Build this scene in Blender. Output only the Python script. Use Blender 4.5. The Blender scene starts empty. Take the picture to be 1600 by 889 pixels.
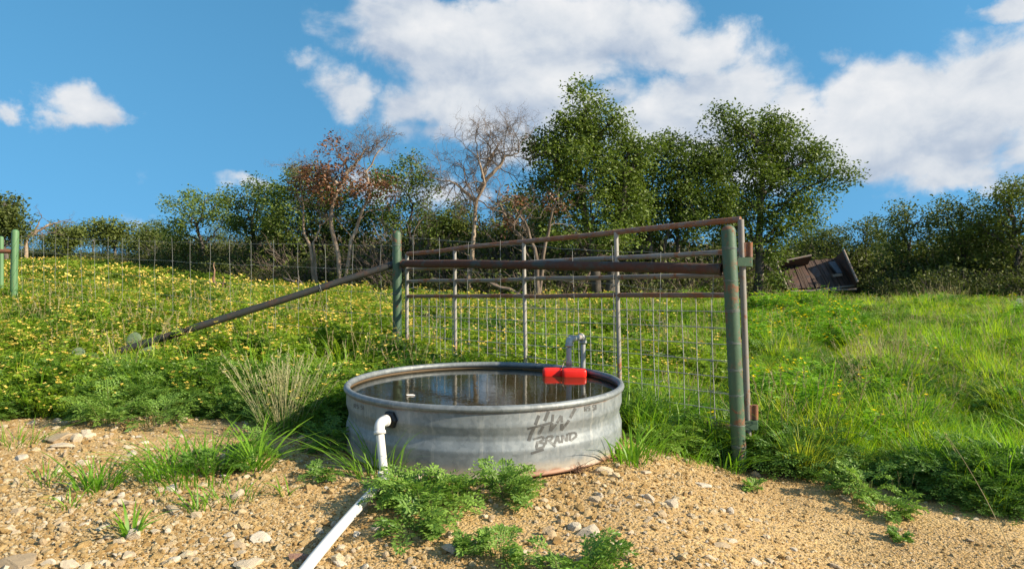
import bpy, math, random
import numpy as np
from mathutils import Vector, Matrix

rng = np.random.default_rng(7)
random.seed(7)
S = bpy.context.scene
COL = S.collection
H = 0.93            # camera height over the foot of the tank
F = 1067.0          # focal length in photo pixels
CX, CY = 800.0, 425.0
RAD = math.radians

# ------------------------------------------------------------------ camera
cam_d = bpy.data.cameras.new("camera")
cam = bpy.data.objects.new("camera", cam_d)
COL.objects.link(cam)
cam.location = (0, 0, H)
cam.rotation_euler = (RAD(90), 0, 0)
cam_d.sensor_width = 36.0
cam_d.sensor_fit = 'HORIZONTAL'
cam_d.lens = F / 1600 * 36
cam_d.shift_y = -19.5 / 1600
cam_d.clip_start = 0.05
cam_d.clip_end = 3000
S.camera = cam

# ------------------------------------------------------------------ light
SUN_AZ = 110.0      # clockwise from +Y
SUN_EL = 29.0
sd = Vector((math.sin(RAD(SUN_AZ)) * math.cos(RAD(SUN_EL)), math.cos(RAD(SUN_AZ)) * math.cos(RAD(SUN_EL)), math.sin(RAD(SUN_EL))))
sun_d = bpy.data.lights.new("sun", 'SUN')
sun_d.energy = 5.0
sun_d.angle = RAD(0.5)
sun_d.color = (1.0, 0.87, 0.66)
sun = bpy.data.objects.new("sun", sun_d)
COL.objects.link(sun)
sun.rotation_euler = sd.to_track_quat('Z', 'Y').to_euler()
sun.location = (20, -12, 20)
S.view_settings.view_transform = 'Standard'
S.view_settings.look = 'None'
S.view_settings.gamma = 1.0
S.view_settings.use_curve_mapping = False
S.view_settings.exposure = 0.94
SKY_STRENGTH = 0.068
S.cycles.max_bounces = 6
S.cycles.transparent_max_bounces = 4
S.cycles.use_denoising = True


class NT:
    """small helper round a node tree"""
    def __init__(self, tree):
        self.t = tree
        self.n = tree.nodes
        self.l = tree.links

    def node(self, typ, **kw):
        nd = self.n.new(typ)
        for k, v in kw.items():
            setattr(nd, k, v)
        return nd

    def put(self, sock, v):
        if hasattr(v, 'is_output') or isinstance(v, bpy.types.NodeSocket):
            self.l.new(v, sock)
        elif v is not None:
            if isinstance(v, (tuple, list)) and len(v) == 3 and sock.type == 'RGBA':
                v = (*v, 1)
            sock.default_value = v

    def math(self, op, a, b=None, c=None, clamp=False):
        nd = self.node('ShaderNodeMath', operation=op, use_clamp=clamp)
        self.put(nd.inputs[0], a)
        if b is not None: self.put(nd.inputs[1], b)
        if c is not None: self.put(nd.inputs[2], c)
        return nd.outputs[0]

    def vmath(self, op, a, b=None, scale=None):
        nd = self.node('ShaderNodeVectorMath', operation=op)
        self.put(nd.inputs[0], a)
        if b is not None: self.put(nd.inputs[1], b)
        if scale is not None: self.put(nd.inputs['Scale'], scale)
        return nd.outputs['Value'] if op in ('LENGTH', 'DOT_PRODUCT', 'DISTANCE') else nd.outputs[0]

    def rng(self, v, a, b, c=0.0, d=1.0, smooth=False):
        nd = self.node('ShaderNodeMapRange', interpolation_type='SMOOTHSTEP' if smooth else 'LINEAR', clamp=True)
        self.put(nd.inputs[0], v)
        for i, x in enumerate((a, b, c, d)):
            self.put(nd.inputs[1 + i], x)
        return nd.outputs[0]

    def noise(self, vec=None, scale=5.0, detail=4.0, rough=0.55, dist=0.0):
        nd = self.node('ShaderNodeTexNoise')
        if vec is not None: self.put(nd.inputs['Vector'], vec)
        nd.inputs['Scale'].default_value = scale
        nd.inputs['Detail'].default_value = detail
        nd.inputs['Roughness'].default_value = rough
        nd.inputs['Distortion'].default_value = dist
        return nd.outputs[0]

    def vor(self, vec=None, scale=5.0, feature='F1', out='Distance'):
        nd = self.node('ShaderNodeTexVoronoi', feature=feature)
        if vec is not None: self.put(nd.inputs['Vector'], vec)
        nd.inputs['Scale'].default_value = scale
        return nd.outputs[out]

    def mix(self, f, a, b, blend='MIX'):
        nd = self.node('ShaderNodeMix', data_type='RGBA', blend_type=blend)
        self.put(nd.inputs[0], f)
        self.put(nd.inputs[6], a)
        self.put(nd.inputs[7], b)
        return nd.outputs[2]

    def ramp(self, f, stops):
        nd = self.node('ShaderNodeValToRGB')
        cr = nd.color_ramp
        while len(cr.elements) < len(stops):
            cr.elements.new(0.5)
        for e, (p, c) in zip(cr.elements, stops):
            e.position = p
            e.color = (*c, 1)
        self.put(nd.inputs[0], f)
        return nd.outputs[0]

    def bump(self, h, strength=0.5, dist=0.01):
        nd = self.node('ShaderNodeBump')
        nd.inputs['Strength'].default_value = strength
        nd.inputs['Distance'].default_value = dist
        self.put(nd.inputs['Height'], h)
        return nd.outputs[0]

    def coord(self, out='Object'):
        return self.node('ShaderNodeTexCoord').outputs[out]


# ------------------------------------------------------------------ world: sky and clouds
W = bpy.data.worlds.new("World")
S.world = W
W.use_nodes = True
W.node_tree.nodes.clear()
T = NT(W.node_tree)
gen = T.coord('Generated')
sep = T.node('ShaderNodeSeparateXYZ')
T.put(sep.inputs[0], gen)
dx, dy, dz = sep.outputs
cmb = T.node('ShaderNodeCombineXYZ')
T.put(cmb.inputs[0], dx); T.put(cmb.inputs[1], dy)
T.put(cmb.inputs[2], T.math('ADD', T.math('MULTIPLY', T.math('MAXIMUM', dz, 0.0), 0.62), 0.42))
sky = T.node('ShaderNodeTexSky', sky_type='NISHITA')
sky.sun_disc = False
sky.sun_elevation = RAD(SUN_EL)
sky.sun_rotation = RAD(SUN_AZ)
sky.altitude = 300
sky.air_density = 1.0
sky.dust_density = 0.3
sky.ozone_density = 2.0
T.put(sky.inputs[0], T.vmath('NORMALIZE', cmb.outputs[0]))
hsv = T.node('ShaderNodeHueSaturation')
hsv.inputs['Hue'].default_value = 0.480
hsv.inputs['Saturation'].default_value = 1.23
hsv.inputs['Value'].default_value = 1.72
T.put(hsv.inputs['Color'], sky.outputs[0])
az = T.math('MULTIPLY', T.math('ARCTAN2', dx, dy), 57.2958)
el = T.math('MULTIPLY', T.math('ARCSINE', dz), 57.2958)
# warp so that cloud outlines billow
wob = T.noise(gen, 7.0, 7.0, 0.62)
wob2 = T.noise(T.vmath('ADD', gen, (3.1, 1.7, 5.2)), 7.0, 7.0, 0.62)
azw = T.math('ADD', az, T.math('MULTIPLY', T.math('SUBTRACT', wob, 0.5), 9.0))
elw = T.math('ADD', el, T.math('MULTIPLY', T.math('SUBTRACT', wob2, 0.5), 6.5))


def px_dir(x, y):
    a = math.degrees(math.atan2(x - CX, F))
    e = math.degrees(math.atan2(CY - y, math.hypot(F, x - CX)))
    return a, e

CLOUDS = [  # photo x, y, half width, half height, density
    (640, 40, 150, 70, 1.0), (800, 70, 240, 90, 1.1), (960, 60, 150, 90, 1.05), (1080, 85, 95, 60, .95), (780, 140, 200, 75, 1.0),
    (900, 170, 200, 60, .9), (545, 140, 80, 48, .8), (640, 160, 90, 50, .75), (700, 195, 140, 40, .6), (480, 95, 50, 26, .5),
    (1130, 150, 130, 75, 1.0), (1080, 200, 170, 60, 1.0), (1225, 178, 66, 64, .85), (1260, 250, 150, 50, .8), (1270, 220, 150, 60, .9), (1350, 265, 90, 45, .65),
    (1420, 150, 140, 70, 1.05), (1530, 150, 170, 85, 1.1), (1480, 230, 190, 70, 1.0), (1600, 230, 180, 60, .8), (1700, 170, 200, 100, 1.0),
    (1310, 105, 50, 22, .5), (1580, 12, 60, 26, .75), (1500, 285, 120, 30, .8),
    (125, 155, 62, 40, .9), (150, 180, 56, 24, .8), (2, 155, 22, 18, .55), (85, 172, 44, 22, .7),
    (390, 295, 60, 20, .65), (580, 290, 110, 40, .55), (240, 350, 60, 18, .45), (690, 290, 100, 45, .5), (860, 230, 160, 45, .7),
]
OTHER = [(100, 20, 40, 14, .9), (170, 30, 50, 15, .9), (-110, 24, 45, 13, .9), (-150, 45, 40, 18, .8), (60, 50, 40, 18, .8), (-60, 55, 40, 15, .5)]
dens = None
lit = None
def add_blob(a0, e0, ra, re, k):
    global dens, lit
    u = T.math('DIVIDE', T.math('SUBTRACT', azw, a0), ra)
    v = T.math('DIVIDE', T.math('SUBTRACT', elw, e0), re)
    d = T.math('SQRT', T.math('ADD', T.math('MULTIPLY', u, u), T.math('MULTIPLY', v, v)))
    m = T.math('MULTIPLY', T.rng(d, 1.25, 0.2), k)
    dens = m if dens is None else T.math('MAXIMUM', dens, m)
    li = T.math('MULTIPLY', T.math('ADD', T.math('MULTIPLY', v, 0.75), T.math('MULTIPLY', u, 0.25)), m)
    lit = li if lit is None else T.math('ADD', lit, li)
for x, y, w, h, k in CLOUDS:
    a0, e0 = px_dir(x, y)
    add_blob(a0, e0, math.degrees(w / F), math.degrees(h / F), k)
for b in OTHER:
    add_blob(*b)
fine = T.noise(T.vmath('MULTIPLY', gen, (1, 1, 1.4)), 11.0, 8.0, 0.53, 0.3)
dd = T.math('ADD', dens, T.math('MULTIPLY', T.math('SUBTRACT', fine, 0.5), 1.35))
alpha = T.rng(dd, 0.25, 0.70, smooth=True)
# a soft relief inside the clouds: the same noise looked up a little toward the sun
fine_s = T.noise(T.vmath('MULTIPLY', T.vmath('ADD', gen, (0.035, -0.01, 0.045)), (1, 1, 1.4)), 11.0, 8.0, 0.53, 0.3)
relief = T.math('MULTIPLY', T.math('SUBTRACT', fine, fine_s), 1.35)
shade = T.math('ADD', T.math('ADD', T.math('MULTIPLY', lit, 0.30), 0.52), relief)
low = T.noise(gen, 3.5, 4.0, 0.5)
shade = T.math('ADD', shade, T.math('MULTIPLY', T.math('SUBTRACT', low, 0.5), 0.55), clamp=True)
ccol = T.ramp(shade, [(0.0, (2.8, 3.55, 4.7)), (0.26, (3.9, 4.5, 5.4)), (0.55, (5.4, 5.75, 6.2)), (1.0, (6.9, 6.95, 7.05))])
skyc = T.mix(alpha, hsv.outputs[0], ccol)
bg = T.node('ShaderNodeBackground')
T.put(bg.inputs[0], skyc)
bg.inputs[1].default_value = SKY_STRENGTH
wo = T.node('ShaderNodeOutputWorld')
T.l.new(bg.outputs[0], wo.inputs[0])


# ------------------------------------------------------------------ ground shape
def smooth(x, a, b):
    t = np.clip((x - a) / (b - a), 0, 1)
    return t * t * (3 - 2 * t)

_ph = np.random.default_rng(3).uniform(0, 6.28, (24, 2))
_an = np.random.default_rng(4).uniform(0, 6.28, 24)
def wave(x, y, k0, n=8, o=0):
    z = 0
    for i in range(n):
        k = k0 * (1 + 0.37 * i)
        z = z + np.sin(k * (x * np.cos(_an[i + o]) + y * np.sin(_an[i + o])) + _ph[i + o, 0]) / (1 + 0.5 * i)
    return z / 3.0

EDGE_X = np.array([-9, -5, -3.4, -2.9, -1.9, -1.5, -1.15, -.95, .62, .75, 1.0, 1.3, 1.62, 1.95, 2.35, 3.2, 5, 9])
EDGE_Y = np.array([4.9, 4.7, 4.3, 4.35, 4.45, 4.15, 3.9, 3.6, 3.6, 3.72, 3.95, 4.0, 3.82, 3.42, 3.12, 2.85, 2.5, 2.2])
TX, TY, TR = -0.15, 3.80, 0.750
def edge(x):
    return np.interp(x, EDGE_X, EDGE_Y)

def gz(x, y):
    x = np.asarray(x, float); y = np.asarray(y, float)
    r = x / np.maximum(y, 1.0)
    s = np.interp(r, [-.9, -.6, -.3, 0, .35, .8], [.062, .055, .036, .018, .007, .008])
    far = np.clip(y - 6.0, 0, 34)
    z = s * far
    drop = smooth(x, .36, 1.45) * (1 - smooth(y, 5.0, 14.0)) * 0.225
    z = z - drop
    z = z - 0.05 * smooth(2.9 - y, 0, 2.0) * (1 - smooth(x, -.5, 1.0))
    td = np.hypot(x - TX, y - TY)
    flat = 1 - smooth(td, .70, 1.05)
    amp = 0.012 + 0.05 * smooth(y, 5, 12)
    n = wave(x, y, 2.2) * amp + wave(x, y, 9.0, 8, 8) * 0.006
    z = z + n * (1 - flat)
    z = z * (1 - flat * 0.75) - 0.012 * flat
    return z

def P(px, py, Y):
    """the point at distance Y seen at photo pixel px, py"""
    return np.array([(px - CX) / F * Y, Y, H - (py - CY) / F * Y])

def on_ground(px, py):
    """where the line of sight through a pixel meets the ground"""
    for Y in np.arange(1.4, 60, 0.01):
        p = P(px, py, Y)
        if p[2] <= float(gz(p[0], p[1])):
            return np.array([p[0], p[1], float(gz(p[0], p[1]))])
    return P(px, py, 40)


# ------------------------------------------------------------------ mesh building
class MB:
    def __init__(self):
        self.v = []; self.f4 = []; self.f3 = []; self.m4 = []; self.m3 = []; self.n = 0
        self.s4 = []; self.s3 = []

    def quads(self, V, Fc, mat=0, smooth=False):
        V = np.asarray(V, float).reshape(-1, 3); Fc = np.asarray(Fc, np.int64).reshape(-1, 4)
        self.f4.append(Fc + self.n); self.m4.append(np.full(len(Fc), mat)); self.s4.append(np.full(len(Fc), smooth))
        self.v.append(V); self.n += len(V)

    def tris(self, V, Fc, mat=0, smooth=False):
        V = np.asarray(V, float).reshape(-1, 3); Fc = np.asarray(Fc, np.int64).reshape(-1, 3)
        self.f3.append(Fc + self.n); self.m3.append(np.full(len(Fc), mat)); self.s3.append(np.full(len(Fc), smooth))
        self.v.append(V); self.n += len(V)

    def tube(self, pts, rad, sides=8, mat=0, caps=False, smooth=True, dome=False):
        pts = np.asarray(pts, float)
        n = len(pts)
        rad = np.broadcast_to(np.asarray(rad, float), (n,)).copy()
        if dome:
            d = pts[-1] - pts[-2]; d /= np.linalg.norm(d)
            r = rad[-1]
            ex = [pts[-1] + d * r * .9 * math.sin(a) for a in (.4, .8, 1.15, 1.4)]
            pts = np.vstack([pts, ex]); rad = np.concatenate([rad, [r * math.cos(a) for a in (.4, .8, 1.15, 1.4)]]); n = len(pts)
        t = np.gradient(pts, axis=0)
        t /= np.linalg.norm(t, axis=1)[:, None] + 1e-12
        up = np.array([0, 0, 1.0]) if abs(t[0][2]) < .9 else np.array([1.0, 0, 0])
        a = np.cross(t[0], up); a /= np.linalg.norm(a)
        A = np.empty((n, 3)); A[0] = a
        for i in range(1, n):
            a = A[i - 1] - t[i] * np.dot(A[i - 1], t[i])
            A[i] = a / (np.linalg.norm(a) + 1e-12)
        B = np.cross(t, A)
        ang = np.arange(sides) * 2 * math.pi / sides
        ring = pts[:, None] + rad[:, None, None] * (A[:, None] * np.cos(ang)[None, :, None] + B[:, None] * np.sin(ang)[None, :, None])
        i = np.arange(n - 1)[:, None]; j = np.arange(sides)[None, :]
        j2 = (j + 1) % sides
        fc = np.stack([i * sides + j, i * sides + j2, (i + 1) * sides + j2, (i + 1) * sides + j], -1).reshape(-1, 4)
        self.quads(ring.reshape(-1, 3), fc, mat, smooth)
        if caps or dome:
            for k in ((0, n - 1) if caps else (n - 1,)):
                V = np.vstack([ring[k], pts[k][None]])
                tri = [(x, (x + 1) % sides, sides) for x in range(sides)]
                if k == 0: tri = [(q, p, r) for p, q, r in tri]
                self.tris(V, tri, mat, False)

    def lathe(self, prof, sides=64, c=(0, 0, 0), mat=0, smooth=True):
        prof = np.asarray(prof, float)
        ang = np.arange(sides) * 2 * math.pi / sides
        V = np.stack([c[0] + prof[:, 0:1] * np.cos(ang), c[1] + prof[:, 0:1] * np.sin(ang), c[2] + np.repeat(prof[:, 1:2], sides, 1)], -1)
        n = len(prof)
        i = np.arange(n - 1)[:, None]; j = np.arange(sides)[None, :]; j2 = (j + 1) % sides
        fc = np.stack([i * sides + j, i * sides + j2, (i + 1) * sides + j2, (i + 1) * sides + j], -1).reshape(-1, 4)
        self.quads(V.reshape(-1, 3), fc, mat, smooth)

    def box(self, c, size, mat=0, rot=None, bevel=0.0):
        b = np.array([[x, y, z] for z in (-.5, .5) for y in (-.5, .5) for x in (-.5, .5)]) * np.asarray(size)
        if rot is not None:
            b = b @ np.asarray(rot).T
        self.quads(b + np.asarray(c), [(0, 2, 3, 1), (4, 5, 7, 6), (0, 1, 5, 4), (2, 6, 7, 3), (0, 4, 6, 2), (1, 3, 7, 5)], mat)

    def leaves(self, C, D, N, L, Wd, mat=0):
        """rhombic leaves: base C, direction D, normal N, length L, width Wd"""
        C = np.asarray(C, float); n = len(C)
        if n == 0: return
        D = D / (np.linalg.norm(D, axis=1)[:, None] + 1e-9)
        Sd = np.cross(D, N); Sd /= np.linalg.norm(Sd, axis=1)[:, None] + 1e-9
        L = np.broadcast_to(L, (n,))[:, None]; Wd = np.broadcast_to(Wd, (n,))[:, None]
        Nn = np.cross(Sd, D)
        V = np.stack([C, C + D * L * .5 + Sd * Wd * .5 + Nn * L * .06, C + D * L, C + D * L * .5 - Sd * Wd * .5 + Nn * L * .06], 1)
        self.quads(V.reshape(-1, 3), np.arange(n * 4).reshape(n, 4), mat)

    def build(self, name, mats, parent=None, link=True):
        me = bpy.data.meshes.new(name)
        V = np.concatenate(self.v) if self.v else np.zeros((0, 3))
        f4 = np.concatenate(self.f4) if self.f4 else np.zeros((0, 4), np.int64)
        f3 = np.concatenate(self.f3) if self.f3 else np.zeros((0, 3), np.int64)
        me.vertices.add(len(V)); me.vertices.foreach_set('co', V.astype(np.float32).ravel())
        nl = f4.size + f3.size
        me.loops.add(nl); me.loops.foreach_set('vertex_index', np.concatenate([f4.ravel(), f3.ravel()]).astype(np.int32))
        npoly = len(f4) + len(f3)
        me.polygons.add(npoly)
        st = np.concatenate([np.arange(len(f4)) * 4, len(f4) * 4 + np.arange(len(f3)) * 3])
        me.polygons.foreach_set('loop_start', st.astype(np.int32))
        mi = np.concatenate(self.m4 + self.m3) if npoly else np.zeros(0)
        sm = np.concatenate(self.s4 + self.s3) if npoly else np.zeros(0)
        me.polygons.foreach_set('material_index', mi.astype(np.int32))
        me.polygons.foreach_set('use_smooth', sm.astype(bool))
        me.update(calc_edges=True)
        for m in (mats if isinstance(mats, (list, tuple)) else [mats]):
            me.materials.append(m)
        o = bpy.data.objects.new(name, me)
        if link: COL.objects.link(o)
        if parent is not None:
            o.parent = parent
        return o


def tag(o, label=None, cat=None, group=None, kind=None):
    if label: o['label'] = label
    if cat: o['category'] = cat
    if group: o['group'] = group
    if kind: o['kind'] = kind
    return o

def empty(name, loc, label, cat, group=None):
    o = bpy.data.objects.new(name, None)
    o.empty_display_size = 0.2
    o.location = Vector([float(a) for a in loc])
    COL.objects.link(o)
    return tag(o, label, cat, group)

def children(o, pool):
    return [c for c in pool if c.parent == o]

def copy_tree(o, parts, loc, rz, sc, label, group):
    r = o.copy(); COL.objects.link(r)
    r.location = Vector([float(a) for a in loc]); r.rotation_euler = (0, 0, rz); r.scale = (sc[0], sc[1], sc[2]) if hasattr(sc, '__len__') else (sc, sc, sc)
    tag(r, label, None, group)
    for p in parts:
        c = p.copy(); COL.objects.link(c); c.parent = r
    return r


# ------------------------------------------------------------------ materials
def mat(name):
    m = bpy.data.materials.new(name); m.use_nodes = True
    m.node_tree.nodes.clear()
    t = NT(m.node_tree)
    out = t.node('ShaderNodeOutputMaterial')
    return m, t, out

def pbr(t, out, color, rough=.6, metal=0.0, normal=None, spec=None):
    b = t.node('ShaderNodeBsdfPrincipled')
    t.put(b.inputs['Base Color'], color)
    t.put(b.inputs['Roughness'], rough)
    t.put(b.inputs['Metallic'], metal)
    if normal is not None: t.put(b.inputs['Normal'], normal)
    if spec is not None: b.inputs['Specular IOR Level'].default_value = spec
    t.l.new(b.outputs[0], out.inputs[0])
    return b

def leaf_mat(name, c1, c2, trans=.35, gloss=.06, tcol=1.35, patch=None, patch_scale=1.5, rough=.45):
    """two tones spread leaf by leaf and plant by plant, light passes through the blade"""
    m, t, out = mat(name)
    geo = t.node('ShaderNodeNewGeometry')
    oi = t.node('ShaderNodeObjectInfo')
    r = t.math('ADD', t.math('MULTIPLY', geo.outputs['Random Per Island'], .6), t.math('MULTIPLY', oi.outputs['Random'], .4))
    col = t.mix(r, c1, c2)
    if patch is not None:
        nz = t.noise(geo.outputs['Position'], patch_scale, 3.0, .6)
        col = t.mix(t.rng(nz, .45, .68, smooth=True), col, patch)
    d = t.node('ShaderNodeBsdfDiffuse'); t.put(d.inputs[0], col)
    tr = t.node('ShaderNodeBsdfTranslucent')
    t.put(tr.inputs[0], t.mix(1.0, col, (tcol * 1.0, tcol * 1.05, tcol * .55), 'MULTIPLY'))
    mx = t.node('ShaderNodeMixShader'); mx.inputs[0].default_value = trans
    t.l.new(d.outputs[0], mx.inputs[1]); t.l.new(tr.outputs[0], mx.inputs[2])
    g = t.node('ShaderNodeBsdfGlossy'); g.inputs['Roughness'].default_value = rough
    mx2 = t.node('ShaderNodeMixShader'); mx2.inputs[0].default_value = gloss
    t.l.new(mx.outputs[0], mx2.inputs[1]); t.l.new(g.outputs[0], mx2.inputs[2])
    t.l.new(mx2.outputs[0], out.inputs[0])
    return m

def bark_mat(name, c1, c2, scale=6.0):
    m, t, out = mat(name)
    co = t.coord('Object')
    n = t.noise(t.vmath('MULTIPLY', co, (1, 1, .35)), scale, 6, .65)
    n2 = t.noise(t.vmath('MULTIPLY', co, (1, 1, .2)), scale * 6, 4, .6)
    pbr(t, out, t.mix(t.rng(n, .35, .68), c1, c2), .9, normal=t.bump(n2, .8, .02))
    return m

M = {}
M['oak_leaf'] = leaf_mat('oak leaf', (.042, .072, .012), (.160, .222, .036), .26, .025, 1.5)
M['oak_leaf_dark'] = leaf_mat('dark oak leaf', (.042, .062, .012), (.150, .185, .032), .24, .02, 1.4)
M['oak_leaf_far'] = leaf_mat('far leaf', (.048, .068, .016), (.160, .195, .042), .24, .02, 1.3)
M['dry_leaf'] = leaf_mat('dry brown leaf', (.10, .042, .020), (.26, .115, .050), .2, .04, 1.1)
M['bush_leaf'] = leaf_mat('bush leaf', (.030, .044, .012), (.125, .150, .034), .22, .015, 1.4)
M['senna_leaf'] = leaf_mat('field weed leaf', (.100, .190, .015), (.320, .425, .032), .40, .02, 1.35, (.06, .15, .016), 1.3)
M['senna_far'] = leaf_mat('field weed leaf far', (.150, .240, .022), (.340, .450, .045), .40, .02, 1.3, (.10, .16, .025), .6)
M['ragweed'] = leaf_mat('feathery weed leaf', (.095, .195, .034), (.245, .385, .068), .36, .025, 1.3)
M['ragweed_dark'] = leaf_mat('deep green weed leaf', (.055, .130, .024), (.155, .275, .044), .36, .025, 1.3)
M['grass'] = leaf_mat('grass blade', (.190, .325, .010), (.460, .610, .020), .46, .02, 1.4, (.48, .49, .05), .8)
M['grass_fresh'] = leaf_mat('fresh grass blade', (.090, .230, .014), (.230, .410, .030), .42, .025, 1.4)
M['straw'] = leaf_mat('dry grass stalk', (.30, .24, .11), (.55, .46, .27), .3, .04, 1.0)
M['seed_stalk'] = leaf_mat('seed stalk', (.26, .32, .11), (.56, .50, .28), .3, .04, 1.0)
M['petal'] = leaf_mat('yellow petal', (.76, .53, .09), (.86, .70, .22), .3, .03, 1.1)
M['petal_bright'] = leaf_mat('bright yellow petal', (.85, .60, .01), (.92, .72, .02), .3, .03, 1.1)
M['petal_blue'] = leaf_mat('pale violet petal', (.30, .30, .60), (.45, .42, .72), .3, .03, 1.1)
M['stem'] = leaf_mat('weed stem', (.09, .14, .03), (.19, .19, .07), .1, .04, 1.0)
M['bark'] = bark_mat('dark bark', (.040, .032, .025), (.135, .115, .095))
M['bark_far'] = bark_mat('grey bark', (.06, .05, .04), (.17, .15, .13))
M['bark_pale'] = bark_mat('pale dead bark', (.17, .115, .075), (.42, .33, .25), 5)
M['bark_grey'] = bark_mat('weathered dead twig', (.085, .060, .045), (.235, .18, .14), 4)
M['log'] = bark_mat('reddish log', (.12, .06, .035), (.30, .18, .11), 5)

# gravel stones
def stone_mat(name, stops, per_object=True):
    m, t, out = mat(name)
    oi = t.node('ShaderNodeObjectInfo')
    co = t.coord('Object')
    n = t.noise(co, 3.0 if per_object else 22.0, 6, .65)
    f = t.math('ADD', t.math('MULTIPLY', oi.outputs['Random'], .75), t.math('MULTIPLY', t.math('SUBTRACT', n, .35), .6), clamp=True)
    n2 = t.noise(co, 14.0 if per_object else 70, 4, .6)
    pbr(t, out, t.ramp(f, stops), .9, normal=t.bump(n2, .6, .1 if per_object else .006), spec=.25)
    return m
M['gravel'] = stone_mat('gravel stone', [(0, (.30, .170, .060)), (.3, (.46, .305, .125)), (.6, (.57, .42, .22)), (.85, (.67, .56, .38)), (1, (.73, .66, .54))])
M['pebble'] = stone_mat('pale pebble', [(0, (.44, .31, .17)), (.3, (.56, .43, .27)), (.6, (.65, .55, .41)), (1, (.72, .66, .57))])
M['stone'] = stone_mat('limestone', [(0, (.37, .27, .165)), (.4, (.51, .41, .28)), (.75, (.60, .52, .41)), (1, (.66, .61, .53))], False)
M['stone_red'] = stone_mat('reddish stone', [(0, (.26, .14, .10)), (.5, (.42, .26, .19)), (1, (.55, .40, .32))], False)

# ground
m, t, out = mat('ground')
geo = t.node('ShaderNodeNewGeometry'); pos = geo.outputs['Position']
at = t.node('ShaderNodeAttribute', attribute_name='veg')
n1 = t.noise(pos, 1.4, 5, .6); n2 = t.noise(pos, 9.0, 6, .65); n3 = t.noise(pos, 60.0, 5, .7); v1 = t.vor(pos, 75.0); v2 = t.vor(pos, 160.0)
soil = t.ramp(t.math('ADD', t.math('MULTIPLY', n1, .55), t.math('MULTIPLY', n2, .45)), [(.28, (.24, .135, .043)), (.5, (.41, .260, .092)), (.72, (.53, .375, .165))])
soil = t.mix(t.math('MULTIPLY', t.rng(n3, .45, .75), .55), soil, (.60, .44, .26))
vcol = t.vor(pos, 75.0, out='Color')
sv = t.node('ShaderNodeSeparateColor'); t.put(sv.inputs[0], vcol)
soil = t.mix(t.math('MULTIPLY', sv.outputs[0], .35), soil, (.62, .47, .30))
under = t.ramp(n2, [(.3, (.055, .050, .020)), (.6, (.095, .105, .030)), (.8, (.16, .14, .06))])
hgt = t.math('ADD', t.math('MULTIPLY', t.math('SUBTRACT', 1.0, v1), .6), t.math('ADD', t.math('MULTIPLY', n3, .5), t.math('MULTIPLY', t.math('SUBTRACT', 1.0, v2), .25)))
pbr(t, out, t.mix(at.outputs['Fac'], soil, under), .95, normal=t.bump(hgt, .9, .012), spec=.15)
M['ground'] = m

# galvanised sheet of the tank
def galv(name, dark=1.0, dirt=True):
    m, t, out = mat(name)
    co = t.coord('Object')
    n = t.noise(co, 7.0, 6, .65)
    st = t.noise(t.vmath('MULTIPLY', co, (26, 26, 1.6)), 1.0, 5, .7)
    sp = t.vor(co, 60.0, out='Color'); ss = t.node('ShaderNodeSeparateColor'); t.put(ss.inputs[0], sp)
    col = t.ramp(n, [(.3, tuple(dark * a for a in (.122, .142, .155))), (.55, tuple(dark * a for a in (.190, .215, .229))), (.75, tuple(dark * a for a in (.280, .305, .314)))])
    col = t.mix(t.math('MULTIPLY', ss.outputs[0], .26), col, (.40, .42, .425))
    col = t.mix(t.math('MULTIPLY', t.rng(st, .55, .72, smooth=True), .40), col, (.46, .455, .42))
    col = t.mix(t.math('MULTIPLY', t.rng(st, .44, .30, smooth=True), .35), col, (.14, .15, .145))
    if dirt:
        sp2 = t.node('ShaderNodeSeparateXYZ'); t.put(sp2.inputs[0], co)
        n4 = t.noise(co, 5.0, 6, .7)
        zz = t.math('ADD', sp2.outputs[2], t.math('MULTIPLY', t.math('SUBTRACT', n4, .5), .14))
        col = t.mix(t.math('MULTIPLY', t.rng(zz, .075, .02, smooth=True), .7), col, (.44, .37, .28))
        # rust at the foot of the sunny side
        xr = t.rng(sp2.outputs[0], .02, .22, smooth=True)
        col = t.mix(t.math('MULTIPLY', t.math('MULTIPLY', t.rng(zz, .032, .012, smooth=True), xr), .8), col, (.26, .115, .06))
    if dirt:
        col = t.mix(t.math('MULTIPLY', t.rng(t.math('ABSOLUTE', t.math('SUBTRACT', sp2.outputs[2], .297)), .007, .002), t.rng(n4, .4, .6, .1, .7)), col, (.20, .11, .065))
    pbr(t, out, col, t.rng(n, .2, .8, .46, .62), .25, normal=t.bump(t.noise(co, 5.0, 3, .5), .25, .02))
    return m
M['galv'] = galv('galvanised sheet')
M['galv_rim'] = galv('galvanised rim', .85, False)
# inside of the tank, stained by the water
m, t, out = mat('tank inside'); co = t.coord('Object'); n = t.noise(co, 12, 6, .65)
sp2 = t.node('ShaderNodeSeparateXYZ'); t.put(sp2.inputs[0], co)
zz = t.math('ADD', sp2.outputs[2], t.math('MULTIPLY', t.math('SUBTRACT', n, .5), .012))
pbr(t, out, t.ramp(t.rng(zz, .27, .335), [(0, (.07, .05, .025)), (.45, (.13, .085, .045)), (.62, (.30, .20, .11)), (.8, (.16, .12, .08)), (1, (.38, .34, .28))]), .7)
M['tank_in'] = m
m, t, out = mat('faded stencil'); co = t.coord('Object'); n = t.noise(co, 30, 5, .7)
pbr(t, out, t.mix(t.rng(n, .50, .70, smooth=True), (.085, .088, .088), (.20, .21, .21)), .65, .15)
M['stencil'] = m
m, t, out = mat('worn stencil'); pbr(t, out, (.13, .135, .135), .65, .15); M['stencil_faint'] = m
m, t, out = mat('water'); co = t.coord('Object')
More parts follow.
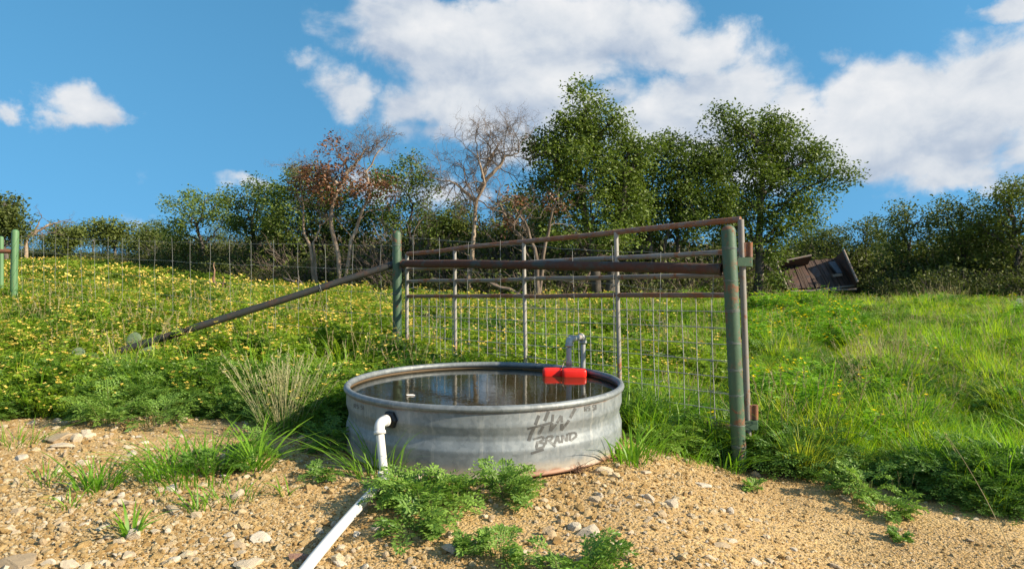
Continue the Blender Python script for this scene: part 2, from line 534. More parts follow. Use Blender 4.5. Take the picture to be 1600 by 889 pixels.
nb = t.math('ADD', t.math('MULTIPLY', t.noise(t.vmath('MULTIPLY', co, (1, 1.0, 1)), 22, 2, .5), 1.0), t.math('MULTIPLY', t.noise(co, 70, 2, .5), .25))
pb = pbr(t, out, (.022, .018, .006), .012, normal=t.bump(nb, .045, .01))
pb.inputs['IOR'].default_value = 1.36
M['water'] = m

def paint_rust(name, paint, rust1, rust2, lo, hi, metal=0.0, rough=.55, scale=9.0, zrust=None):
    m, t, out = mat(name)
    co = t.coord('Object')
    n = t.noise(co, scale, 8, .7, .4); n2 = t.noise(co, scale * 4, 5, .7); n3 = t.noise(t.vmath('MULTIPLY', co, (1, 1, .3)), 3.0, 4, .6)
    p = t.mix(t.rng(n3, .3, .7), tuple(a * .75 for a in paint), tuple(min(1, a * 1.2) for a in paint))
    p = t.mix(t.math('MULTIPLY', t.rng(n2, .55, .75), .3), p, tuple(min(1, a * 1.5 + .03) for a in paint))
    f = n
    if zrust is not None:
        s = t.node('ShaderNodeSeparateXYZ'); t.put(s.inputs[0], co)
        f = t.math('ADD', n, t.rng(s.outputs[2], zrust[0], zrust[1], 0, zrust[2]))
    f = t.rng(f, lo, hi, smooth=True)
    r = t.mix(n2, rust1, rust2)
    pbr(t, out, t.mix(f, p, r), t.rng(f, 0, 1, rough, .9), metal, normal=t.bump(t.math('ADD', n2, t.math('MULTIPLY', f, .6)), .35, .004))
    return m
M['green'] = paint_rust('green painted pipe', (.048, .098, .056), (.12, .06, .035), (.24, .10, .05), .54, .64, zrust=(1.06, 1.20, .08))
M['green_far'] = paint_rust('light green painted pipe', (.095, .20, .085), (.12, .06, .035), (.26, .11, .05), .64, .74)
M['brace'] = paint_rust('rusty dark pipe', (.036, .042, .036), (.046, .021, .014), (.120, .046, .026), .36, .54)
M['brace_dark'] = paint_rust('near black pipe', (.026, .028, .026), (.030, .018, .014), (.070, .034, .022), .48, .64)  # near-black paint with a little dark rust, for the slanting brace
M['rust'] = paint_rust('rust', (.16, .075, .045), (.13, .055, .03), (.33, .13, .05), .40, .6)
M['gate'] = paint_rust('worn gate pipe', (.22, .205, .185), (.15, .075, .045), (.34, .15, .07), .52, .64, .15)
M['gate_up'] = paint_rust('worn gate upright', (.29, .275, .25), (.22, .09, .04), (.42, .16, .06), .60, .70, .1, zrust=(.75, .3, .22))
M['gate_rust'] = paint_rust('rusty gate pipe', (.20, .13, .10), (.14, .060, .035), (.30, .12, .055), .44, .58)
M['wire'] = paint_rust('galvanised wire', (.30, .305, .29), (.16, .10, .07), (.30, .20, .14), .62, .74, .35)
M['mesh'] = paint_rust('galvanised mesh', (.34, .345, .33), (.16, .10, .07), (.30, .20, .14), .64, .76, .3)
M['tie'] = paint_rust('wire tie', (.19, .205, .20), (.13, .09, .07), (.22, .15, .1), .62, .74, .3)
M['pipe_galv'] = paint_rust('galvanised pipe', (.36, .37, .37), (.25, .10, .045), (.45, .22, .12), .58, .68, .4, .45)
M['pipe_scale'] = paint_rust('scaled pipe', (.42, .30, .24), (.30, .13, .07), (.50, .30, .2), .45, .65)
m, t, out = mat('red plastic'); co = t.coord('Object'); n = t.noise(co, 20, 4, .6)
pbr(t, out, t.mix(n, (.72, .010, .006), (.88, .030, .014)), .38)
M['red'] = m
m, t, out = mat('white plastic pipe'); co = t.coord('Object'); n = t.noise(co, 14, 6, .7); n2 = t.noise(co, 40, 4, .7)
pbr(t, out, t.mix(t.rng(n, .55, .72), t.mix(n2, (.60, .59, .565), (.70, .69, .67)), (.46, .41, .33)), .42)
M['pvc'] = m
m, t, out = mat('black plastic'); pbr(t, out, (.012, .013, .016), .4); M['black'] = m
m, t, out = mat('string'); pbr(t, out, (.42, .33, .27), .9); M['string'] = m
m, t, out = mat('bleached chip'); pbr(t, out, (.72, .66, .60), .8); M['chip'] = m
m, t, out = mat('cactus pad'); co = t.coord('Object'); v = t.vor(co, 26.0)
pbr(t, out, t.mix(t.rng(v, .16, .10), t.mix(t.noise(co, 30, 4, .6), (.075, .12, .060), (.19, .25, .14)), (.42, .40, .26)), .7); M['cactus'] = m
m, t, out = mat('old boards'); co = t.coord('Object'); sx = t.node('ShaderNodeSeparateXYZ'); t.put(sx.inputs[0], co)
n = t.noise(t.vmath('MULTIPLY', co, (1, 8, 8)), 2.0, 5, .6)
seam = t.math('PINGPONG', sx.outputs[0], .075)
bc = t.mix(n, (.036, .021, .015), (.090, .052, .036))
pbr(t, out, t.mix(t.rng(seam, .010, .004), bc, (.012, .009, .007)), .85, normal=t.bump(t.rng(seam, .012, .004), .8, -.02)); M['boards'] = m
M['trailer_rust'] = paint_rust('rusty sheet', (.055, .035, .030), (.060, .030, .020), (.15, .07, .045), .42, .6)
M['trailer_edge'] = paint_rust('worn trailer edge', (.20, .16, .135), (.14, .08, .05), (.28, .16, .10), .5, .65)
m, t, out = mat('blue grey sheet'); pbr(t, out, (.075, .085, .105), .6); M['blue_sheet'] = m

# ------------------------------------------------------------------ ground
def axis(lo, dlo, dhi, hi, step, grow):
    a = list(np.arange(dlo, dhi + 1e-6, step))
    s = step; x = dhi
    while x < hi:
        s *= grow; x += s; a.append(min(x, hi))
    s = step; x = dlo; pre = []
    while x > lo:
        s *= grow; x -= s; pre.append(max(x, lo))
    return np.array(pre[::-1] + a)
gx = axis(-400, -4.5, 4.5, 400, .04, 1.07); gy = axis(-300, 1.4, 6.5, 500, .04, 1.05)
GX, GY = np.meshgrid(gx, gy)
GZ = gz(GX, GY)
tank_d = np.hypot(GX - TX, GY - TY)
nx, ny = len(gx), len(gy)
g = MB()
i = np.arange(ny - 1)[:, None]; j = np.arange(nx - 1)[None, :]
g.quads(np.stack([GX, GY, GZ], -1).reshape(-1, 3), np.stack([i * nx + j, i * nx + j + 1, (i + 1) * nx + j + 1, (i + 1) * nx + j], -1).reshape(-1, 4), 0, True)
ground = g.build('ground', M['ground'])
tag(ground, 'ochre gravel and dirt rising into a weedy field', None, None, 'structure')
def veg_mask(x, y):
    e = edge(x) + .06 + .20 * wave(x, y * .3, 4.2) + .08 * wave(x, y, 17.0, 8, 8)
    return smooth(y - e, .0, .45) * .93
va = ground.data.attributes.new('veg', 'FLOAT', 'POINT')
va.data.foreach_set('value', veg_mask(GX, GY).astype(np.float32).ravel())


# ------------------------------------------------------------------ scatter (stuff only)
def scatter(name, pts, rots, scl, idx, protos, label, cat=None):
    n = len(pts)
    me = bpy.data.meshes.new(name)
    me.vertices.add(n); me.vertices.foreach_set('co', np.asarray(pts, np.float32).ravel())
    a = me.attributes.new('rot', 'FLOAT_VECTOR', 'POINT'); a.data.foreach_set('vector', np.asarray(rots, np.float32).ravel())
    a = me.attributes.new('scl', 'FLOAT_VECTOR', 'POINT')
    scl = np.asarray(scl, np.float32)
    if scl.ndim == 1: scl = np.repeat(scl[:, None], 3, 1)
    a.data.foreach_set('vector', scl.ravel())
    a = me.attributes.new('idx', 'INT', 'POINT'); a.data.foreach_set('value', np.asarray(idx, np.int32))
    o = bpy.data.objects.new(name, me); COL.objects.link(o)
    c = bpy.data.collections.new(name + ' kinds')
    for k, p in enumerate(protos):
        c.objects.link(p)
    order = sorted(range(len(protos)), key=lambda q: protos[q].name)
    ng = bpy.data.node_groups.new(name, 'GeometryNodeTree')
    ng.interface.new_socket('Geometry', in_out='INPUT', socket_type='NodeSocketGeometry')
    ng.interface.new_socket('Geometry', in_out='OUTPUT', socket_type='NodeSocketGeometry')
    N, L = ng.nodes, ng.links
    gi = N.new('NodeGroupInput'); go = N.new('NodeGroupOutput')
    ci = N.new('GeometryNodeCollectionInfo'); ci.inputs[0].default_value = c; ci.inputs[1].default_value = True; ci.inputs[2].default_value = True
    ip = N.new('GeometryNodeInstanceOnPoints'); ip.inputs['Pick Instance'].default_value = True
    def attr(nm, ty):
        nd = N.new('GeometryNodeInputNamedAttribute'); nd.data_type = ty; nd.inputs[0].default_value = nm
        return nd.outputs[0]
    er = N.new('FunctionNodeEulerToRotation')
    L.new(attr('rot', 'FLOAT_VECTOR'), er.inputs[0])
    mp = N.new('GeometryNodeMeshToPoints')
    L.new(gi.outputs[0], mp.inputs[0])
    L.new(mp.outputs[0], ip.inputs['Points']); L.new(ci.outputs[0], ip.inputs['Instance'])
    L.new(attr('idx', 'INT'), ip.inputs['Instance Index']); L.new(er.outputs[0], ip.inputs['Rotation']); L.new(attr('scl', 'FLOAT_VECTOR'), ip.inputs['Scale'])
    L.new(ip.outputs[0], go.inputs[0])
    md = o.modifiers.new('scatter', 'NODES'); md.node_group = ng
    return tag(o, label, cat, None, 'stuff')


# ------------------------------------------------------------------ plant kinds
def unit(v):
    return v / (np.linalg.norm(v, axis=-1, keepdims=True) + 1e-9)

def bez(a, b, c, n):
    s = np.linspace(0, 1, n)[:, None]
    return (1 - s) ** 2 * a + 2 * s * (1 - s) * b + s * s * c

def senna(seed, flowers=1.0, h=.34, r=.24, nst=12, big=1.0, petal=1, petals5=True):
    """a low bushy weed with pinnate leaves and yellow flowers"""
    R = np.random.default_rng(seed); b = MB()
    C, D, N, L, Wd = [], [], [], [], []
    for k in range(nst):
        th = R.uniform(0, 6.28); rr = r * math.sqrt(R.uniform(.02, 1)); hh = h * (1 - .45 * (rr / r) ** 2) * R.uniform(.75, 1.12)
        e = np.array([rr * math.cos(th), rr * math.sin(th), hh])
        pts = bez(np.array([e[0] * .1, e[1] * .1, 0]), np.array([e[0] * .5, e[1] * .5, hh * .7]), e, 5)
        b.tube(pts, np.linspace(.0025, .0012, 5) * big, 3, 1)
        nl = int(8 / big ** .5)
        for q in range(nl):
            s = .25 + .75 * (q + R.uniform(0, .6)) / nl
            c = pts[0] * 0 + np.array([np.interp(s, np.linspace(0, 1, 5), pts[:, i]) for i in range(3)])
            ph = R.uniform(0, 6.28); up = R.uniform(.0, .8)
            ld = unit(np.array([math.cos(ph), math.sin(ph), up])); ll = R.uniform(.045, .085) * big ** .5
            side = unit(np.cross(ld, [0, 0, 1.0])); nn = np.cross(side, ld)
            for w in range(4):
                cc = c + ld * ll * (w + .6) / 4 - np.array([0, 0, .006 * w * w / 4])
                for sg in (-1, 1):
                    C.append(cc); D.append(side * sg + ld * .55 + R.normal(0, .18, 3)); N.append(nn + R.normal(0, .35, 3))
                    L.append(R.uniform(.022, .036) * big); Wd.append(R.uniform(.012, .019) * big)
        if R.uniform() < .62 * flowers:
            for w in range(R.integers(1, 4)):
                fc = e + R.normal(0, .016, 3) + np.array([0, 0, .012])
                if petals5:
                    for p in range(5):
                        a = p * 1.2566 + R.uniform(0, .5)
                        C.append(None)
                        d = np.array([math.cos(a), math.sin(a), .55])
                        b.leaves(fc[None], d[None] + R.normal(0, .15, (1, 3)), np.array([[0, 0, 1.0]]), .018, .0145, 2)
                        C.pop()
                else:
                    for p in range(3):
                        b.leaves((fc - np.array([.012, 0, 0]))[None], np.array([[1.0, 0, 0]]) + R.normal(0, .4, (1, 3)), R.normal(0, .5, (1, 3)) + [0, -.6, .8], .034, .030, 2)
    b.leaves(np.array(C), np.array(D), np.array(N), np.array(L), np.array(Wd), 0)
    return b

def grass_tuft(seed, n=45, h=.34, spread=.09, w=.0045, lean=.55, wind=(-.1, 0)):
    R = np.random.default_rng(seed); b = MB()
    for k in range(n):
        th = R.uniform(0, 6.28); r0 = spread * R.uniform(0, 1) ** .7
        hh = h * R.uniform(.45, 1.05); ln = lean * R.uniform(.2, 1.2) * hh
        p0 = np.array([r0 * math.cos(th), r0 * math.sin(th), 0])
        d = np.array([math.cos(th + R.normal(0, .5)), math.sin(th + R.normal(0, .5)), 0])
        p2 = p0 + d * ln + np.array([wind[0] * hh, wind[1] * hh, hh * R.uniform(.75, 1)])
        p1 = p0 + d * ln * .25 + np.array([0, 0, hh * .7])
        pts = bez(p0, p1, p2, 5)
        sd = np.array([-d[1], d[0], 0]) + R.normal(0, .3, 3)
        sd = unit(sd)
        ww = (w * R.uniform(.7, 1.2) * np.array([.7, 1, .85, .55, .06]))[:, None] * .5
        V = np.concatenate([pts + sd * ww, pts - sd * ww])
        b.quads(V, [(q, q + 1, q + 6, q + 5) for q in range(4)], 0, True)
    return b

def frond(b, R, p0, d0, length, mat_i=0, lobe=.016, droop=.35, pairs=8, wid=.45, lw=.28):
    """one finely cut leaf or leafy branch"""
    d0 = unit(np.asarray(d0, float))
    p2 = p0 + d0 * length + np.array([0, 0, -droop * length])
    p1 = p0 + d0 * length * .55 + np.array([0, 0, .12 * length])
    pts = bez(p0, p1, p2, 6)
    b.tube(pts, np.linspace(.0016, .0006, 6), 3, 1)
    C, D, N, L, Wd = [], [], [], [], []
    for q in range(pairs):
        s = .12 + .88 * q / (pairs - 1)
        c = np.array([np.interp(s, np.linspace(0, 1, 6), pts[:, i]) for i in range(3)])
        tn = unit(pts[min(5, int(s * 5) + 1)] - pts[min(4, int(s * 5))])
        side = unit(np.cross(tn, [0, 0, 1.0]) + R.normal(0, .12, 3)); up = np.cross(side, tn)
        pl = length * wid * math.sin(math.pi * (.18 + .74 * s)) * R.uniform(.8, 1.1)
        for sg in (-1, 1):
            pd = unit(side * sg + tn * .75 + up * R.uniform(-.1, .35))
            nb = max(2, int(pl / lobe * 1.1))
            for w in range(nb):
                cc = c + pd * pl * (w + .2) / nb
                for s2 in (-1, 1):
                    C.append(cc); D.append(pd * 1.0 + np.cross(up, pd) * s2 * .75 + R.normal(0, .12, 3)); N.append(up + R.normal(0, .3, 3))
                    L.append(lobe * R.uniform(.8, 1.4)); Wd.append(lobe * lw)
    b.leaves(np.array(C), np.array(D), np.array(N), np.array(L), np.array(Wd), mat_i)

def feather_weed(seed, r=.2, h=.2, n=16, lobe=.016, pairs=8, spread=(0, 6.28), lw=.42):
    R = np.random.default_rng(seed); b = MB()
    for k in range(n):
        th = R.uniform(*spread); e = R.uniform(.15, 1.25)
        ln = R.uniform(.5, .95)
        base = np.array([math.cos(th), math.sin(th), 0]) * r * R.uniform(0, .45)
        hz = h * R.uniform(.1, .55)
        st = np.array([base, base * 1.1 + [0, 0, hz * .5], base * 1.25 + [0, 0, hz]])
        b.tube(st, [.003, .0024, .0018], 4, 1)
        frond(b, R, st[-1], [math.cos(th), math.sin(th), math.tan(min(e, 1.1)) * .7], ln * (r + h) * .55, 0, lobe * 1.25, .25, pairs, .42, lw)
        if R.uniform() < .6:
            th2 = th + R.uniform(-1, 1)
            frond(b, R, st[1], [math.cos(th2), math.sin(th2), .4], ln * (r + h) * .4, 0, lobe * 1.25, .25, max(5, pairs - 2), .42, lw)
    return b

def stalks(seed, n=20, h=.45, spread=.1, lean=.3):
    R = np.random.default_rng(seed); b = MB()
    for k in range(n):
        th = R.uniform(0, 6.28); p0 = np.array([math.cos(th), math.sin(th), 0]) * spread * R.uniform(0, 1)
        hh = h * R.uniform(.6, 1.05)
        p2 = p0 * 1.6 + np.array([R.normal(0, lean * .5), R.normal(0, lean * .5), 0]) * hh + [0, 0, hh]
        p2[:2] += unit(p0)[:2] * lean * hh * .5
        pts = bez(p0, (p0 + p2) / 2 + [0, 0, .06 * hh], p2, 6)
        b.tube(pts, np.linspace(.0014, .0007, 6), 3, 0)
        t = unit(pts[-1] - pts[-2])
        for q in range(14):
            s = q / 14
            c = pts[-1] - t * hh * .24 * s
            b.leaves(c[None], (t + R.normal(0, .28, 3))[None], R.normal(0, 1, (1, 3)), .02, .0034, 0)
    return b

def rock_mb(seed, sub=1, flat=.65, jag=.26):
    import bmesh
    R = np.random.default_rng(seed)
    bm = bmesh.new(); bmesh.ops.create_icosphere(bm, subdivisions=sub, radius=1.0)
    V = np.array([v.co[:] for v in bm.verts]); Fc = np.array([[v.index for v in f.verts] for f in bm.faces]); bm.free()
    for k in range(14):       # cut by random planes: angular faces
        n = unit(R.normal(0, 1, 3)); d = R.uniform(.42, .85)
        ex = np.maximum(V @ n - d, 0)
        V = V - ex[:, None] * n
    V = V * R.uniform(.62, 1.35, 3) * [1, 1, flat]
    V += R.normal(0, jag * .12, V.shape)
    b = MB(); b.tris(V, Fc, 0, False)
    return b

# ------------------------------------------------------------------ trees
def wobble(a, b, n, amp, R):
    s = np.linspace(0, 1, n)
    p = a + (b - a) * s[:, None]
    ln = np.linalg.norm(b - a)
    o = np.cumsum(R.normal(0, 1, (n, 3)), 0) * amp * ln / math.sqrt(n)
    o -= o[0] + (o[-1] - o[0]) * s[:, None]
    return p + o

def polyat(path, s):
    s = np.clip(s, 0, 1) * (len(path) - 1); i = min(int(s), len(path) - 2); f = s - i
    return path[i] * (1 - f) + path[i + 1] * f

def leaf_cloud(mb, R, centers, per, sig, size, mat_i=0, flat=.8):
    n = len(centers) * per
    C = np.repeat(centers, per, 0) + np.clip(R.normal(0, 1, (n, 3)), -1.9, 1.9) * sig * np.array([1, 1, flat])
    D = R.normal(0, 1, (n, 3)); D[:, 2] = D[:, 2] * .6 - .1
    N = R.normal(0, 1.0, (n, 3)) + [0.2, -.2, .55]
    L = size * R.uniform(.5, 1.45, n)
    mb.leaves(C, D, N, L, L * R.uniform(.45, .65, n), mat_i)

def make_tree(name, label, cat, base_px, Y, blobs, trunks=None, tr=.09, leafm='oak_leaf', barkm='bark', dens=15, per=88, sig=.15, size=.072, seed=1, group=None, sub=.45, sink=.1):
    """crown blobs are given as they show in the photograph (x, y, half width, half height) and laid out at distance Y"""
    R = np.random.default_rng(seed)
    bx = (base_px - CX) / F * Y
    bz = float(gz(bx, Y))
    root = empty(name, (bx, Y, bz), label, cat, group)
    o = np.array([bx, Y, bz])
    k = Y / F
    tb, cb = MB(), MB()
    BL = []
    for b in blobs:
        c = P(b[0], b[1], Y) - o
        c[1] = R.uniform(-.5, .5) * b[2] * k * 1.2
        BL.append((c, np.array([b[2] * k, b[2] * k * .9, b[3] * k])))
    top = max(c[2] + r[2] * .5 for c, r in BL)
    cen = np.mean([c for c, r in BL], 0)
    paths = []
    for q, tp in enumerate(trunks or [None]):
        if tp is None:
            a = np.array([0, 0, -sink]); e = np.array([cen[0], cen[1], top * .82])
            path = wobble(a, e, 9, .10, R)
        else:
            path = np.array([P(x, y, Y) - o for x, y in tp]); path[0][2] = -sink
            path[:, 1] += np.linspace(0, R.uniform(-.3, .3), len(path))
            s = np.linspace(0, 1, 12); path = np.array([polyat(path, u) for u in s]) + np.concatenate([np.zeros((1, 3)), R.normal(0, .02, (11, 3))])
        rad = tr * np.linspace(1.0, .25, len(path)); rad[0] *= 1.25
        tb.tube(path, rad, 8, 0)
        paths.append(path)
    for c, r in BL:
        path = paths[min(range(len(paths)), key=lambda q: np.min(np.linalg.norm(paths[q] - c, axis=1)))]
        zs = path[:, 2]; want = max(c[2] - r[2] * 1.1 - .25 * np.linalg.norm(c[:2] - path[-1][:2]), zs[0] + .25 * (zs[-1] - zs[0]))
        st = path[int(np.argmin(abs(zs - want)))]
        mid = (st + c) / 2 + np.array([0, 0, -.10 * np.linalg.norm(c - st)])
        limb = bez(st, mid, c + [0, 0, r[2] * .3], 8)
        limb[1:-1] += R.normal(0, .04, (6, 3))
        lr = np.clip(tr * .42, .012, .06)
        tb.tube(limb, np.linspace(lr, lr * .3, 8), 6, 0)
        area = math.pi * r[0] * r[2]
        n = max(6, int(dens * 1.42 * area))
        u = unit(R.normal(0, 1, (n, 3))); q = R.uniform(.18, 1, n) ** .55
        pts = c + u * q[:, None] * r * 1.04
        for p in pts[R.uniform(0, 1, n) < sub]:
            s = limb[R.integers(3, 8)]
            tw = wobble(s, p, 5, .10, R)
            tb.tube(tw, np.linspace(.011, .003, 5), 3, 0)
        leaf_cloud(cb, R, pts, per, sig, size)
    a = tb.build('trunk', M[barkm], root); c = cb.build('crown', M[leafm], root)
    return root, [a, c]

def grow(mb, R, p, d, ln, r, lev, tips, bend=.35, kids=4, up=.1):
    n = 7
    pts = [p]; d = unit(d)
    for i in range(n):
        d = unit(d + R.normal(0, bend, 3) + [0, 0, up])
        p = p + d * ln / n
        pts.append(p)
    pts = np.array(pts)
    mb.tube(pts, np.linspace(r, r * .45, n + 1), 6 if r > .02 else 4 if r > .008 else 3, 0)
    if lev <= 0:
        tips.append(pts[-1]); return
    for k in range(kids):
        s = R.uniform(.25, 1)
        i = min(n - 1, int(s * n)); q = pts[i + 1]
        t = unit(pts[i + 1] - pts[i])
        grow(mb, R, q, t + R.normal(0, .75, 3), ln * R.uniform(.45, .7), r * .5, lev - 1, tips, bend, kids, up)

def dead_tree(name, label, base_px, Y, limbs, r0, lev, seed, kids=4, ln=.9, brown=None, barkm='bark_pale', twigm='bark_grey', cat='dead tree', start=.3, nside=7):
    R = np.random.default_rng(seed)
    bx = (base_px - CX) / F * Y; bz = float(gz(bx, Y)); o = np.array([bx, Y, bz])
    root = empty(name, o, label, cat, None)
    tb, wb, tips = MB(), MB(), []
    for li, lb in enumerate(limbs):
        path = np.array([P(x, y, Y) - o for x, y in lb])
        if li == 0 or lb[0][1] > 400: path[0][2] = -.1
        path[:, 1] += np.linspace(0, R.uniform(-.5, .5), len(path))
        s = np.linspace(0, 1, 16); path = np.array([polyat(path, u) for u in s]); path[1:] += R.normal(0, .016, (15, 3))
        rr = (r0 if li == 0 else r0 * .8) * np.linspace(1, .22, 16)
        tb.tube(path, rr, 8, 0)
        for q in range(nside):
            s = R.uniform(start, 1.0); i = min(14, int(s * 15)); t = unit(path[i + 1] - path[i])
            grow(wb, R, path[i], t * .6 + R.normal(0, .7, 3), ln * R.uniform(.5, 1.1) * (1.15 - .5 * s), max(.008, rr[i] * .45), lev, tips, .32, kids, .02)
        grow(wb, R, path[-1], path[-1] - path[-2], ln * .5, rr[-1], lev, tips, .3, kids, .03)
    tb.build('trunk', M[barkm], root); wb.build('branches', M[twigm], root)
    if brown:
        cb = MB(); k = Y / F
        for x, y, w, h, n in brown:
            c = P(x, y, Y) - o; r = np.array([w * k, w * k * .8, h * k])
            u = unit(R.normal(0, 1, (n, 3))) * R.uniform(.1, 1, (n, 1)) ** .6
            leaf_cloud(cb, R, c + u * r, 12, .07, .07)
        cb.build('dry_leaves', M['dry_leaf'], root)
    return root

make_tree('oak_tree', 'tallest dark green live oak, rising to a pointed crown behind the middle of the gate', 'tree', 935, 15.5,
          [(955, 196, 26, 26), (1000, 240, 26, 26), (832, 228, 20, 14), (908, 172, 34, 38), (885, 215, 42, 40), (935, 215, 40, 40), (862, 262, 38, 40), (915, 262, 55, 42), (968, 262, 40, 45), (985, 225, 20, 22), (855, 310, 40, 34), (925, 318, 60, 40), (985, 320, 40, 45), (950, 368, 55, 26), (880, 360, 34, 22), (845, 240, 16, 14)],
          [[(935, 448), (930, 400), (915, 340), (905, 260), (908, 190)], [(948, 448), (960, 390), (972, 330), (975, 250)]], .13, seed=11, dens=21)
make_tree('oak_tree', 'many stemmed green oak between the tallest oak and the broad one', 'tree', 1035, 16.8,
          [(1022, 240, 26, 32), (1048, 222, 22, 20), (1010, 290, 36, 38), (1060, 275, 42, 46), (1085, 262, 36, 48), (1110, 250, 26, 34), (1100, 325, 44, 40), (990, 275, 30, 38), (1035, 335, 56, 40), (985, 330, 34, 40), (1075, 330, 34, 40), (1000, 350, 34, 28)],
          [[(1015, 450), (1016, 400), (1012, 340), (1020, 260)], [(1058, 450), (1060, 390), (1050, 320), (1048, 240)], [(1040, 450), (1035, 380), (1060, 300)]], .07, seed=12, dens=20)
make_tree('oak_tree', 'broad green live oak on a single dark trunk, left of the wrecked trailer', 'tree', 1187, 17.0,
          [(1210, 192, 36, 26), (1225, 215, 42, 34), (1165, 222, 40, 34), (1128, 188, 30, 18), (1150, 200, 22, 18), (1250, 250, 46, 36), (1285, 240, 32, 24), (1305, 272, 28, 18), (1190, 270, 60, 40), (1125, 265, 38, 38), (1250, 298, 44, 32), (1165, 320, 55, 36), (1110, 320, 34, 36), (1222, 345, 40, 28), (1268, 335, 26, 22), (1150, 365, 42, 22), (1212, 385, 22, 24), (1205, 430, 14, 26)],
          [[(1187, 470), (1186, 410), (1190, 340), (1195, 270), (1205, 205)]], .13, seed=13, dens=20)
make_tree('oak_tree', 'thin green oak showing between the two dead trees, behind the left post', 'tree', 645, 18.5,
          [(640, 258, 26, 20), (622, 285, 30, 24), (660, 290, 26, 26), (640, 330, 36, 30), (612, 345, 26, 30), (680, 350, 30, 26)], None, .06, seed=14, dens=13)
make_tree('oak_tree', 'dense dark green oak directly behind the brown leaved dead tree', 'tree', 480, 19.5,
          [(478, 280, 34, 24), (455, 305, 36, 32), (500, 310, 40, 36), (545, 325, 40, 36), (580, 330, 34, 34), (470, 350, 44, 34), (530, 365, 46, 30), (595, 280, 24, 24), (430, 335, 30, 36)], None, .10, 'oak_leaf', seed=15, dens=15)
make_tree('oak_tree', 'round topped green oak with a leaning trunk, left of the dead trees', 'tree', 395, 21.0,
          [(405, 292, 30, 16), (380, 310, 34, 22), (420, 318, 30, 24), (395, 345, 44, 22), (365, 340, 26, 22), (430, 350, 24, 24), (400, 375, 44, 16)],
          [[(408, 430), (400, 395), (390, 350), (398, 305)]], .10, seed=16, dens=12)
make_tree('oak_tree', 'flat topped spreading oak, the left end of the middle thicket', 'tree', 312, 22.5,
          [(318, 308, 36, 12), (290, 326, 34, 16), (340, 322, 32, 16), (270, 352, 24, 16), (310, 345, 40, 16), (352, 350, 28, 20), (285, 372, 30, 12)],
          [[(312, 415), (315, 385), (308, 355), (318, 318)]], .09, seed=17, dens=12)
make_tree('oak_tree', 'small umbrella shaped oak standing alone on the skyline', 'tree', 180, 28.0,
          [(178, 354, 26, 9), (160, 362, 22, 9), (198, 362, 20, 10), (182, 372, 26, 9)], [[(178, 400), (176, 385), (180, 358)]], .08, 'oak_leaf_far', 'bark_far', seed=18, dens=14, size=.11, sig=.19)
make_tree('oak_tree', 'low bushy green tree on the skyline right of the bare tree', 'tree', 105, 27.0,
          [(105, 362, 22, 11), (88, 374, 18, 10), (122, 374, 20, 10), (105, 384, 26, 9)], None, .07, 'oak_leaf_far', 'bark_far', seed=19, dens=14, size=.11, sig=.19)
make_tree('oak_tree', 'dull brownish green tree cut by the photo edge behind the far green post', 'tree', 8, 24.0,
          [(12, 320, 28, 16), (-15, 330, 34, 22), (20, 342, 26, 16), (-10, 360, 40, 20), (24, 366, 18, 12)], None, .11, 'oak_leaf_far', 'bark_far', seed=20, dens=14, size=.10, sig=.18)
make_tree('oak_tree', 'tiny thin sapling on the skyline beside the flat topped oak', 'tree', 228, 26.0, [(227, 364, 11, 12), (230, 380, 16, 10), (222, 388, 14, 8)], None, .04, 'oak_leaf_far', 'bark_far', seed=21, dens=11, size=.1)
make_tree('oak_tree', 'scrubby low oak behind the bare dead tree, filling the gap above the gate', 'tree', 705, 19.0,
          [(690, 350, 26, 22), (715, 335, 24, 20), (740, 360, 30, 24), (700, 385, 40, 22), (670, 380, 26, 24), (760, 385, 34, 20)], None, .06, 'oak_leaf_dark', seed=27, dens=19)
make_tree('oak_tree', 'scrubby dark oak behind the tangle of grey dead branches', 'tree', 800, 18.5,
          [(785, 330, 26, 20), (815, 318, 26, 24), (845, 340, 28, 26), (800, 365, 40, 24), (770, 370, 26, 22), (835, 385, 40, 20)], None, .06, 'oak_leaf_dark', seed=28, dens=19)
make_tree('oak_tree', 'tall oak cut by the right photo edge, topmost of the shaded wood', 'tree', 1585, 19.0,
          [(1580, 295, 34, 22), (1555, 320, 36, 24), (1610, 320, 44, 40), (1570, 355, 50, 32), (1620, 370, 50, 40), (1535, 350, 26, 24), (1580, 400, 50, 28)], None, .12, 'oak_leaf_dark', seed=22, dens=12)
make_tree('oak_tree', 'dark oak of the shaded wood, left of the tallest at the right edge', 'tree', 1500, 20.0,
          [(1505, 322, 34, 20), (1480, 345, 34, 24), (1530, 350, 34, 24), (1500, 378, 48, 24), (1470, 400, 36, 24), (1530, 405, 40, 26)], None, .10, 'oak_leaf_dark', seed=23, dens=12)
make_tree('oak_tree', 'thin loose oak with wispy bare tips, in the wood right of the wrecked trailer', 'tree', 1420, 21.0,
          [(1408, 328, 24, 14), (1440, 340, 24, 14), (1400, 355, 34, 18), (1430, 370, 40, 22), (1390, 390, 34, 20), (1440, 405, 36, 22)], None, .08, 'oak_leaf_far', seed=24, dens=12)
make_tree('oak_tree', 'small slim tree just above the upright end of the wrecked trailer', 'tree', 1352, 24.0,
          [(1352, 345, 20, 12), (1338, 362, 20, 12), (1362, 372, 24, 14), (1345, 392, 30, 16)], None, .05, 'oak_leaf_far', seed=25, dens=12)
make_tree('oak_tree', 'low shrubby oak behind the wrecked trailer', 'tree', 1290, 25.0,
          [(1275, 365, 26, 12), (1305, 368, 26, 12), (1290, 386, 40, 14), (1255, 385, 24, 16)], None, .06, 'oak_leaf_far', seed=26, dens=14)

